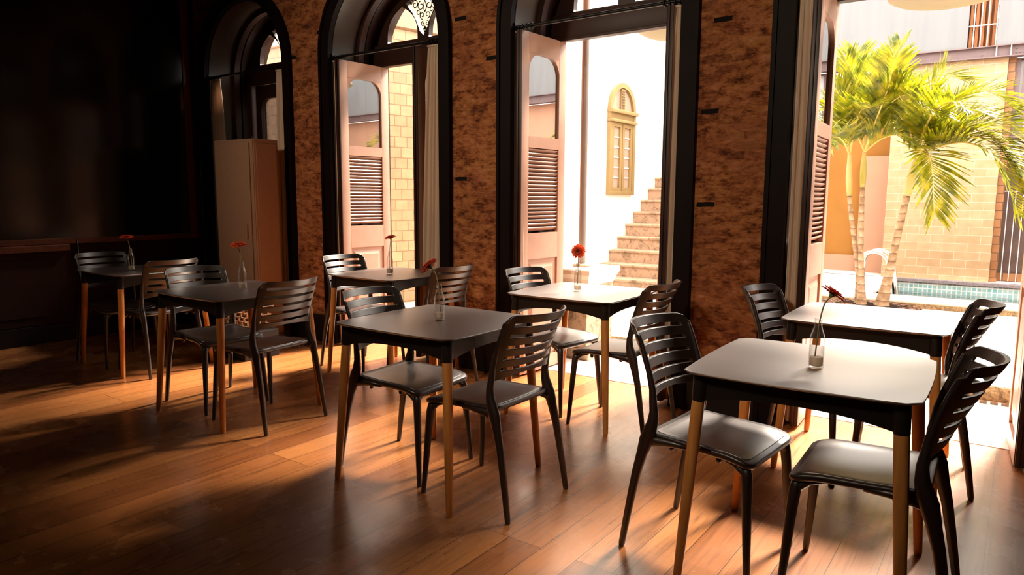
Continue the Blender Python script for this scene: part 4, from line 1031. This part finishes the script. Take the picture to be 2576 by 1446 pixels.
struct('wall_upper', MB().box((-7.5, VWALL - 0.10, 3.325), (-0.80, VWALL + 0.6, 4.7)), M['concrete'], 'pale concrete upper storey left of the brown louvre', 'wall')
struct('wall_upper_right', MB().box((-0.47, VWALL - 0.10, 3.325), (6.5, VWALL + 0.6, 4.7)), M['concrete'], 'pale concrete upper storey right of the brown louvre', 'wall')
bm_ = empty('steel_beam', (0, VWALL - 0.06, 3.17)); tag(bm_, 'long mauve grey steel beam above the buff brick wall', 'beam')
b = MB().box((-7.5, 0.0, 0.01), (6.5, 0.05, 0.14)).box((-7.5, -0.07, 0.14), (6.5, 0.12, 0.153)).box((-7.5, -0.06, 0.0), (6.5, 0.12, 0.012))
b.build('web', M['steel'], bm_)
for x in (-0.46, -0.30):
    MB().box((x - 0.006, -0.06, 0.012), (x + 0.006, -0.001, 0.14)).build('stiffener', M['bar'], bm_)
for x, z in ((-0.62, 0.05), (-0.62, 0.10), (-0.24, 0.05), (-0.20, 0.05), (-0.24, 0.10), (-0.16, 0.05)):
    MB().lathe([(0, 0.012), (0.010, 0.011), (0.011, 0), (0, 0)], (x, -0.001, z), 8, (0, -1, 0)).build('bolt', M['steel'], bm_)
lv = empty('louvre_window', (-0.635, VWALL - 0.02, 3.33)); tag(lv, 'tall brown louvre with white bars in the upper storey', 'window')
b = MB().box((-0.164, 0.10, 0), (0.164, 0.14, 1.5)).build('backing', M['slat'], lv)
for k in range(5): MB().box((-0.155 + 0.066 * k, 0.0, 0), (-0.155 + 0.066 * k + 0.036, 0.06, 1.5), 0.004).build('slat', M['slat'], lv)
for x in (-0.10, -0.02, 0.06, 0.155): MB().box((x - 0.006, -0.07, 0), (x + 0.006, -0.058, 1.5)).build('bar', M['bar'], lv)
MB().box((-0.16, -0.0575, 0.27), (0.165, -0.045, 0.285)).build('cross_bar', M['bar'], lv)
# right part: brick reveal, gate, window
struct('wall_pool_right', MB().box((-0.319, VWALL + 0.06, 0.16), (-0.2345, VWALL + 0.5, 3.17)), M['yellowtilex'], 'narrow ochre brick reveal beside the barred gate', 'wall')
gt = empty('barred_gate', (0.55, VWALL + 0.30, 0.17)); tag(gt, 'dark brown gate with thin white upright bars right of the buff wall', 'gate')
MB().box((-0.784, 0.05, 0.12), (0.9, 0.10, 1.95)).build('panel', M['gate'], gt)
MB().box((-0.784, 0.0, 0.0), (0.9, 0.12, 0.118), 0.004).build('sill', M['yellowtilex'], gt)
for k in range(19): MB().tube([(-0.74 + 0.086 * k, -0.04, 0.01), (-0.74 + 0.086 * k, -0.04, 1.24)], 0.006, 6).build('bar', M['bar'], gt)
MB().box((-0.784, -0.047, 1.24), (0.9, -0.033, 1.252)).build('top_rail', M['bar'], gt)
struct('lintel_dark', MB().box((-0.234, VWALL + 0.1, 2.12), (6.5, VWALL + 0.5, 2.26)), M['gate'], 'dark lintel above the barred gate', 'lintel')
struct('wall_gate_right', MB().box((1.56, VWALL + 0.1, 2.27), (6.5, VWALL + 0.5, 3.17)), M['pink'], 'pink wall right of the gate outside the view', 'wall')
wn = empty('upper_window', (0.55, VWALL + 0.12, 2.265)); tag(wn, 'pale blue window with mauve grey mullions behind the palm tips', 'window')
MB().box((-0.784, 0.04, 0.0), (1.0, 0.06, 0.88)).build('pane', M['bluepane'], wn)
for x in (-0.784, -0.70, 0.1, 0.9): MB().box((x, -0.02, 0), (x + 0.055, 0.039, 0.88)).build('mullion', M['steel'], wn)
MB().box((-0.784, -0.03, 0.8801), (1.0, 0.06, 0.905)).build('head_rail', M['steel'], wn)
struct('wall_gate_lower', MB().box((1.56, VWALL + 0.1, 0.1), (6.5, VWALL + 0.45, 2.119)), M['steel'], 'mauve grey panelling right of the gate', 'wall')
struct('wall_side', MB().box((6.0, 4.9, -0.3), (6.3, 11.6, 4.2)), M['pink'], 'pink courtyard side wall seen only in reflections', 'wall')
struct('beam_side', MB().box((5.93, 4.9, 2.3), (5.999, 11.6, 2.55)), M['steel'], 'grey band on the courtyard side wall', 'beam')

# planting circle with bark
struct('planting_ring', MB().lathe([(0, 0.0), (0.52, 0.0), (0.52, 0.012), (0.46, 0.030), (0, 0.05)], (-1.32, 8.58, 0.1025), 36), M['dark'], 'round planting bed set into the patio under the palms', 'planting bed')
b = MB()
for k in range(420):
    a = random.uniform(0, 2 * PI); r_ = 0.5 * math.sqrt(random.random()); x, y = -1.32 + r_ * math.cos(a), 8.58 + r_ * math.sin(a)
    if any(math.hypot(x - tx, y - ty) < 0.135 for tx, ty in ((-1.42, 8.66), (-1.375, 8.54), (-1.19, 8.60))): continue
    R = Matrix.Translation((x, y, 0.142 - 0.05 * r_ + random.uniform(0, 0.02))) @ Matrix.Rotation(random.uniform(0, 6.28), 4, 'Z') @ Matrix.Rotation(random.uniform(-.5, .5), 4, 'X')
    l_ = random.uniform(0.02, 0.055); b.box((-l_, -0.012, -0.003), (l_, 0.012, 0.004), 0, R)
tag(b.build('bark_mulch', M['chips']), 'brown bark chips round the palm trunks', 'mulch', kind='stuff')

# ------------------------------------------------------------------ palms
TRUNKS = {
    'A': [(-1.42, 8.66, 0.125), (-1.445, 8.65, 0.47), (-1.51, 8.62, 0.865), (-1.567, 8.6, 1.215), (-1.598, 8.6, 1.521), (-1.61, 8.6, 1.79)],
    'B': [(-1.375, 8.54, 0.12), (-1.404, 8.56, 0.471), (-1.433, 8.58, 0.867), (-1.452, 8.6, 1.304), (-1.459, 8.6, 1.606), (-1.464, 8.6, 1.807)],
    'C': [(-1.19, 8.60, 0.125), (-1.137, 8.6, 0.49), (-1.086, 8.6, 0.881), (-1.037, 8.6, 1.222), (-0.994, 8.6, 1.515), (-0.957, 8.6, 1.73)],
}
FRONDS = {
 'A': [[(-1.61, 8.6, 1.79), (-1.66, 8.55, 2.17), (-1.74, 8.5, 2.44), (-1.84, 8.45, 2.59)], [(-1.61, 8.6, 1.79), (-1.65, 8.7, 2.27), (-1.66, 8.8, 2.67), (-1.65, 8.9, 2.92)], [(-1.61, 8.6, 1.79), (-1.65, 8.4, 1.93), (-1.7, 8.2, 1.95), (-1.76, 8.0, 1.8)], [(-1.61, 8.6, 1.79), (-1.57, 8.75, 2.18), (-1.48, 8.95, 2.45), (-1.31, 9.1, 2.57)], [(-1.61, 8.6, 1.79), (-1.74, 8.8, 2.06), (-1.91, 9.0, 2.27), (-2.13, 9.2, 2.3)], [(-1.61, 8.6, 1.79), (-1.54, 8.4, 2.02), (-1.46, 8.2, 2.2), (-1.33, 8.0, 2.22)]],
 'B': [[(-1.46, 8.6, 1.81), (-1.37, 8.45, 2.04), (-1.22, 8.3, 2.26), (-1.0, 8.15, 2.33), (-0.77, 8.0, 2.12)], [(-1.46, 8.6, 1.81), (-1.43, 8.7, 2.25), (-1.33, 8.8, 2.68), (-1.22, 8.9, 2.97)], [(-1.46, 8.6, 1.81), (-1.49, 8.5, 2.19), (-1.55, 8.4, 2.52), (-1.65, 8.3, 2.76)], [(-1.46, 8.6, 1.81), (-1.35, 8.8, 2.13), (-1.15, 9.0, 2.48), (-0.88, 9.2, 2.65), (-0.66, 9.3, 2.6)], [(-1.46, 8.6, 1.81), (-1.3, 8.5, 1.93), (-1.12, 8.4, 1.96), (-0.91, 8.2, 1.82)], [(-1.46, 8.6, 1.81), (-1.55, 8.5, 2.03), (-1.64, 8.3, 2.14), (-1.69, 8.1, 2.05)], [(-1.46, 8.6, 1.81), (-1.32, 8.3, 2.12), (-1.2, 8.1, 2.41), (-1.14, 7.95, 2.65)]],
 'C': [[(-0.96, 8.6, 1.73), (-0.81, 8.5, 1.95), (-0.56, 8.4, 2.01), (-0.29, 8.3, 1.88), (-0.03, 8.2, 1.42)], [(-0.96, 8.6, 1.73), (-0.75, 8.4, 1.83), (-0.47, 8.2, 1.84), (-0.23, 8.05, 1.64), (-0.04, 7.95, 1.17)], [(-0.96, 8.6, 1.73), (-0.85, 8.7, 2.01), (-0.64, 8.8, 2.31), (-0.41, 8.9, 2.41), (-0.15, 9.0, 2.22)], [(-0.96, 8.6, 1.73), (-0.87, 8.35, 1.81), (-0.77, 8.15, 1.62), (-0.71, 8.05, 1.17)], [(-0.96, 8.6, 1.73), (-0.93, 8.6, 2.05), (-0.88, 8.6, 2.37), (-0.76, 8.6, 2.65)], [(-0.96, 8.6, 1.73), (-1.06, 8.7, 1.98), (-1.2, 8.8, 2.12), (-1.37, 8.9, 2.09)], [(-0.96, 8.6, 1.73), (-0.78, 8.75, 2.01), (-0.5, 8.9, 2.17), (-0.19, 9.0, 2.08), (0.03, 9.1, 1.84)], [(-0.96, 8.6, 1.73), (-1.01, 8.4, 2.0), (-1.07, 8.25, 2.26), (-1.18, 8.1, 2.45)], [(-0.96, 8.6, 1.73), (-0.88, 8.35, 1.99), (-0.78, 8.1, 2.15), (-0.63, 7.9, 2.21), (-0.47, 7.75, 2.1)], [(-0.96, 8.6, 1.73), (-0.75, 8.45, 1.9), (-0.45, 8.3, 1.92), (-0.15, 8.2, 1.7), (0.08, 8.1, 1.25)], [(-0.96, 8.6, 1.73), (-0.7, 8.65, 1.98), (-0.35, 8.7, 2.05), (-0.02, 8.75, 1.85), (0.2, 8.8, 1.5)]],
}
def spline(c, n):
    c = [Vector(p) for p in c]; out = []; m = len(c) - 1
    for k in range(m):
        p0, p1, p2, p3 = c[max(0, k - 1)], c[k], c[k + 1], c[min(m, k + 2)]
        for j in range(n):
            t = j / n; out.append(0.5 * ((2 * p1) + (p2 - p0) * t + (2 * p0 - 5 * p1 + 4 * p2 - p3) * t * t + (-p0 + 3 * p1 - 3 * p2 + p3) * t ** 3))
    out.append(c[-1]); return out
PLAB = {'A': 'leftmost slim palm, partly behind the open door leaf', 'B': 'middle palm with a straight upright trunk and tall fronds', 'C': 'right palm whose thick trunk leans right and fronds arch to the right'}
for key in 'ABC':
    tr = TRUNKS[key]; base = Vector(tr[0])
    root = empty('palm_tree', base); tag(root, PLAB[key], 'palm tree', 'three palms in the planting bed')
    pts = [p - base for p in spline(tr, 8)]; n = len(pts)
    k0 = int(n * 0.66); wd = 1.0 if key == 'C' else 0.72
    rad = []
    for k in range(n):
        t = k / (n - 1)
        rad.append(wd * (0.034 + 0.055 * math.exp(-t * 7.5) + 0.002 * math.sin(t * 90)))
    MB().tube(pts[:k0 + 1], rad[:k0 + 1], 14).build('trunk', M['trunk'], root, smooth=True)
    m_ = n - k0; sp_ = pts[k0:]
    sr = [wd * (0.037 + 0.012 * math.sin(PI * min(1, j / (m_ - 1) * 1.3)) - 0.012 * (j / (m_ - 1)) ** 2) for j in range(m_)]
    MB().tube(sp_, sr, 14).build('crownshaft', M['crownshaft'], root, smooth=True)
    for fr in FRONDS[key]:
        P = [p - base for p in spline(fr, 14)]; n = len(P)
        fb = MB(); L_tot = sum((P[i + 1] - P[i]).length for i in range(n - 1))
        nl = int(L_tot * 36)
        for k in range(nl):
            t = 0.16 + 0.84 * (k + 0.5) / nl; x = t * (n - 1); i = min(n - 2, int(x)); p = P[i].lerp(P[i + 1], x - i)
            tg = (P[i + 1] - P[i]).normalized()
            side0 = tg.cross(Vector((0, 0, 1)))
            if side0.length < 0.25: side0 = Vector((0.8, -0.6, 0))
            side0.normalize(); up = side0.cross(tg).normalized()
            for sg in (-1, 1):
                LL = 0.36 * (0.55 + 0.75 * math.sin(PI * min(1, 0.18 + t * 0.80))) * random.uniform(0.85, 1.1)
                d = (side0 * sg * random.uniform(0.75, 0.95) + tg * (0.75 + 0.35 * t) + up * random.uniform(0.25, 0.55)).normalized()
                w_ = 0.015 * random.uniform(0.8, 1.25); wv = d.cross(up).normalized()
                droop = random.uniform(0.05, 0.20)
                q0 = p; q1 = p + d * LL * 0.5 - Vector((0, 0, droop * LL * 0.18)); q2 = p + d * LL - Vector((0, 0, droop * LL * 1.0))
                v = [fb.bm.verts.new(q0 - wv * w_ * 0.35), fb.bm.verts.new(q0 + wv * w_ * 0.35), fb.bm.verts.new(q1 + wv * w_), fb.bm.verts.new(q1 - wv * w_), fb.bm.verts.new(q2 + wv * 0.002), fb.bm.verts.new(q2 - wv * 0.002)]
                fb.bm.faces.new((v[0], v[1], v[2], v[3])); fb.bm.faces.new((v[3], v[2], v[4], v[5]))
        fo = fb.build('frond', M['frond'], root)
        MB().tube(P, [0.013 * (1 - 0.85 * k / (n - 1)) for k in range(n)], 6).build('rib', M['rachis'], fo, smooth=True)

# ------------------------------------------------------------------ buildings left: tiled block, white wall with window, stairs, pedestal, posts
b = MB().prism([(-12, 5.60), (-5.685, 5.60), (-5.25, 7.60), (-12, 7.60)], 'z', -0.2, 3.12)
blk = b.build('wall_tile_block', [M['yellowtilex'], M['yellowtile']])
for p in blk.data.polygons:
    p.material_index = 1 if abs(p.normal.x) > 0.7 else 0  # front face takes the tile copy darkened for shade
tag(blk, 'yellow clay tiled block, shade put into its front colour, close outside the two left doorways', 'wall', kind='structure')
struct('eave_block', MB().prism([(-12, 5.56), (-5.645, 5.56), (-5.20, 7.64), (-12, 7.64)], 'z', 3.12, 3.45), M['fascia'], 'cream fascia above the tiled block', 'fascia')
UW = -4.63
struct('wall_stairs', MB().box((-5.24, 7.55, -0.2), (UW, 14, 6.5)), M['white'], 'white rendered wall rising beside the stone stairs', 'wall')
struct('wall_stairs_end', MB().box((UW, 13.6, -0.2), (-2.6, 14, 6.5)), M['white'], 'white rendered wall at the head of the stairs', 'wall')
struct('wall_stairs_right', MB().box((-3.0, 9.3, 0.1), (-2.75, 13.6, 3.6)), M['white'], 'white parapet wall on the right side of the stairs', 'wall')
st = empty('stone_stairs', (UW, 8.25, 0.10)); tag(st, 'weathered stone stairs climbing beside the white wall', 'stairs')
for k in range(12):
    v0 = 0.24 * k; z1 = 0.15 + 0.17 * k
    o = MB().box((0.001, v0 + 0.012, max(0.0, z1 - 0.17) - 0.001), (1.62, v0 + 0.30, z1 - 0.034)).build('step', M['stepstone'], st)
    MB().box((0.001, v0 - 0.012, z1 - 0.0335), (1.62, v0 + 0.25, z1), 0.012).build('nosing', M['stepstone'], o)
# arched shutter window on the white wall (faces +u)
wv0, wv1 = 8.60, 9.36; wc = (wv0 + wv1) / 2; wh = (wv1 - wv0) / 2
aw = empty('arched_shutter_window', (UW, wc, 1.34)); tag(aw, 'ochre arched shutter window on the white wall above the stairs', 'window')
b = MB().ring_prism(arch(0, wh, 1.14, 20), arch(0, wh - 0.07, 1.14, 20), 'x', 0.001, 0.05, closed=False)
b.box((0.0015, -wh + 0.002, 0.001), (0.053, wh - 0.002, 0.05), 0.004).box((0.001, -wh - 0.01, 0.98), (0.075, wh + 0.01, 1.02), 0.004).box((0.001, -wh - 0.01, 1.10), (0.085, wh + 0.01, 1.15), 0.006).box((0.0015, -wh + 0.002, 1.02), (0.045, wh - 0.002, 1.10))
b.build('frame', M['ochreframe'], aw, smooth='auto')
for sg in (-1, 1):
    f_ = MB()
    ya, yb = (sg * 0.008, sg * (wh - 0.075)); y0, y1 = min(ya, yb), max(ya, yb)
    f_.box((0.001, y0, 0.052), (0.04, y0 + 0.06, 0.978)).box((0.001, y1 - 0.06, 0.052), (0.04, y1, 0.978)).box((0.001, y0 + 0.06, 0.052), (0.04, y1 - 0.06, 0.10)).box((0.001, y0 + 0.06, 0.92), (0.04, y1 - 0.06, 0.978))
    s_ = f_.build('shutter', M['ochreframe'], aw)
    MB().box((0.002, y0 + 0.061, 0.101), (0.014, y1 - 0.061, 0.919)).build('shutter_board', M['blind'], s_)
    b = MB()
    for q in range(1, 6): b.box((0.0145, y0 + 0.062, 0.10 + 0.82 * q / 6 - 0.008), (0.024, y1 - 0.062, 0.10 + 0.82 * q / 6 + 0.008))
    b.build('glazing_bars', M['bar'], s_)
fan = [(y, z) for y, z in arch(0, wh - 0.071, 1.152, 20, bottom=1.152)]
MB().prism(fan[1:-1], 'x', 0.002, 0.012).build('fan_panel', M['blind'], aw)
b = MB().box((0.0125, -0.06, 1.153), (0.040, 0.06, 1.44))
b.build('louvre_plate', M['ochreframe'], aw)
b = MB()
for q in range(7): b.box((0.0405, -0.035, 1.18 + 0.036 * q), (0.046, 0.035, 1.196 + 0.036 * q))
b.build('louvre_slots', M['gate'], aw)

pd = empty('stone_pedestal', (-3.05, 5.12, 0.0)); tag(pd, 'cream stone pedestal with moulded cap outside the stairs doorway', 'pedestal')
MB().box((-0.35, -0.25, -0.003), (0.30, 0.225, 0.09), 0.006).build('plinth', M['stepstone'], pd)
MB().box((-0.33, -0.235, 0.0901), (0.27, 0.205, 0.60), 0.004).build('block', M['stepstone'], pd)
b = MB(); prof = [(0.0, 0.6005), (0.015, 0.62), (0.022, 0.655), (0.042, 0.69), (0.044, 0.725), (0.036, 0.735)]
rings = [[b.bm.verts.new((x, y, z)) for x, y in ((-0.33 - e, -0.235 - e), (0.27 + e, -0.235 - e), (0.27 + e, 0.205 + e), (-0.33 - e, 0.205 + e))] for e, z in prof]
for p, q in zip(rings, rings[1:]):
    for k in range(4): b.bm.faces.new((p[k], p[(k + 1) % 4], q[(k + 1) % 4], q[k]))
b.bm.faces.new(list(reversed(rings[0]))); b.bm.faces.new(rings[-1])
b.build('cap', M['stonewhite'], pd)
def post(x, y, z0, label, grp='grey posts outside the doors'):
    r = empty('metal_post', (x, y, z0)); tag(r, label, 'post', grp)
    MB().tube([(0, 0, 0.02), (0, 0, 4.0 - z0)], 0.030, 16).build('shaft', M['post'], r, smooth='auto')
    MB().lathe([(0, 0), (0.075, 0), (0.078, 0.01), (0.07, 0.02), (0.03, 0.024), (0.0, 0.024)], (0, 0, 0), 20).build('base_plate', M['stepstone'], r, smooth='auto')
post(-2.955, 5.10, 0.7355, 'grey round post on the stone pedestal outside the stairs doorway')

# hanging lamps over the doors, outside, on wall arms
for k, (x, y, z) in enumerate(((-2.36, 5.60, 2.585), (-0.52, 5.60, 2.575))):
    r = empty('hanging_lamp', (x, y, z)); tag(r, ['wide cream dome lamp hanging outside the stairs doorway', 'wide cream dome lamp hanging outside the palm doorway'][k], 'lamp', 'dome lamps outside the doors')
    MB().lathe([(0, 0.0), (0.10, 0.003), (0.20, 0.014), (0.29, 0.035), (0.345, 0.062), (0.35, 0.075), (0.33, 0.10), (0.22, 0.16), (0.10, 0.20), (0.05, 0.23), (0, 0.235)], seg=40).build('shade', M['lamp'], r, smooth=True)
    MB().tube([(0, 0, 0.23), (0, 0, 0.75)], 0.010, 8).build('drop_rod', M['post'], r, smooth='auto')
    MB().tube([(0, 0.02, 0.75), (0, -0.795, 0.75)], 0.013, 8).build('wall_arm', M['post'], r, smooth='auto')

# ------------------------------------------------------------------ light
w = bpy.data.worlds.new('overcast_sky'); S.world = w; w.use_nodes = True
N = w.node_tree.nodes; L = w.node_tree.links; bg = N['Background']
bg.inputs['Color'].default_value = (1.0, 0.92, 0.84, 1); bg.inputs['Strength'].default_value = 3.2
def lamp(name, typ, loc, direction, energy, col, **kw):
    d = bpy.data.lights.new(name, typ); d.energy = energy; d.color = col
    for k, v in kw.items(): setattr(d, k, v)
    o = bpy.data.objects.new(name, d); COL.objects.link(o); o.location = loc
    o.rotation_euler = Vector(direction).to_track_quat('-Z', 'Y').to_euler()
    return o
lamp('sun', 'SUN', (4, 16, 10), (-0.150, -0.700, -0.698), 8.4, (1.0, 0.88, 0.74), angle=math.radians(12))
def spot(name, loc, aim, energy, deg, radius=0.25, col=(1.0, 0.80, 0.58)):
    o = lamp(name, 'SPOT', loc, Vector(aim) - Vector(loc), energy, col)
    o.data.spot_size = math.radians(deg); o.data.spot_blend = 0.9; o.data.shadow_soft_size = radius
    return o
# unseen warm fill spots added to brighten the brick wall and the tables
spot('added_fill_spot', (-1.7, -0.9, 3.6), (-1.3, 4.1, 1.45), 175, 64)
spot('added_fill_spot', (-4.6, -0.7, 3.6), (-4.1, 4.1, 1.6), 145, 60)
# ------------------------------------------------------------------ camera
cam = bpy.data.cameras.new('camera'); co = bpy.data.objects.new('camera', cam); COL.objects.link(co); S.camera = co
fwd = Vector((-0.5794878270329606, 0.804883682936211, -0.1278910288630855)); rt = Vector((0.8111319456410228, 0.5848386222272726, 0.005362155528725511)); up = Vector((-0.07911152895651778, 0.10062920125896524, 0.9917737291540568))
co.matrix_world = Matrix(((rt.x, up.x, -fwd.x, 0), (rt.y, up.y, -fwd.y, 0), (rt.z, up.z, -fwd.z, 1.309), (0, 0, 0, 1)))
cam.sensor_width = 36; cam.lens = 1775.75 / 2576 * 36; cam.clip_start = 0.05

S.view_settings.view_transform = 'Standard'; S.view_settings.look = 'None'
S.view_settings.gamma = 1; S.view_settings.exposure = 1.35
S.view_settings.use_curve_mapping = False
cy = S.cycles
cy.max_bounces = 8; cy.diffuse_bounces = 4; cy.glossy_bounces = 4; cy.transmission_bounces = 8; cy.transparent_max_bounces = 8
cy.caustics_reflective = False; cy.caustics_refractive = False
cy.sample_clamp_indirect = 8.0
cy.use_denoising = True
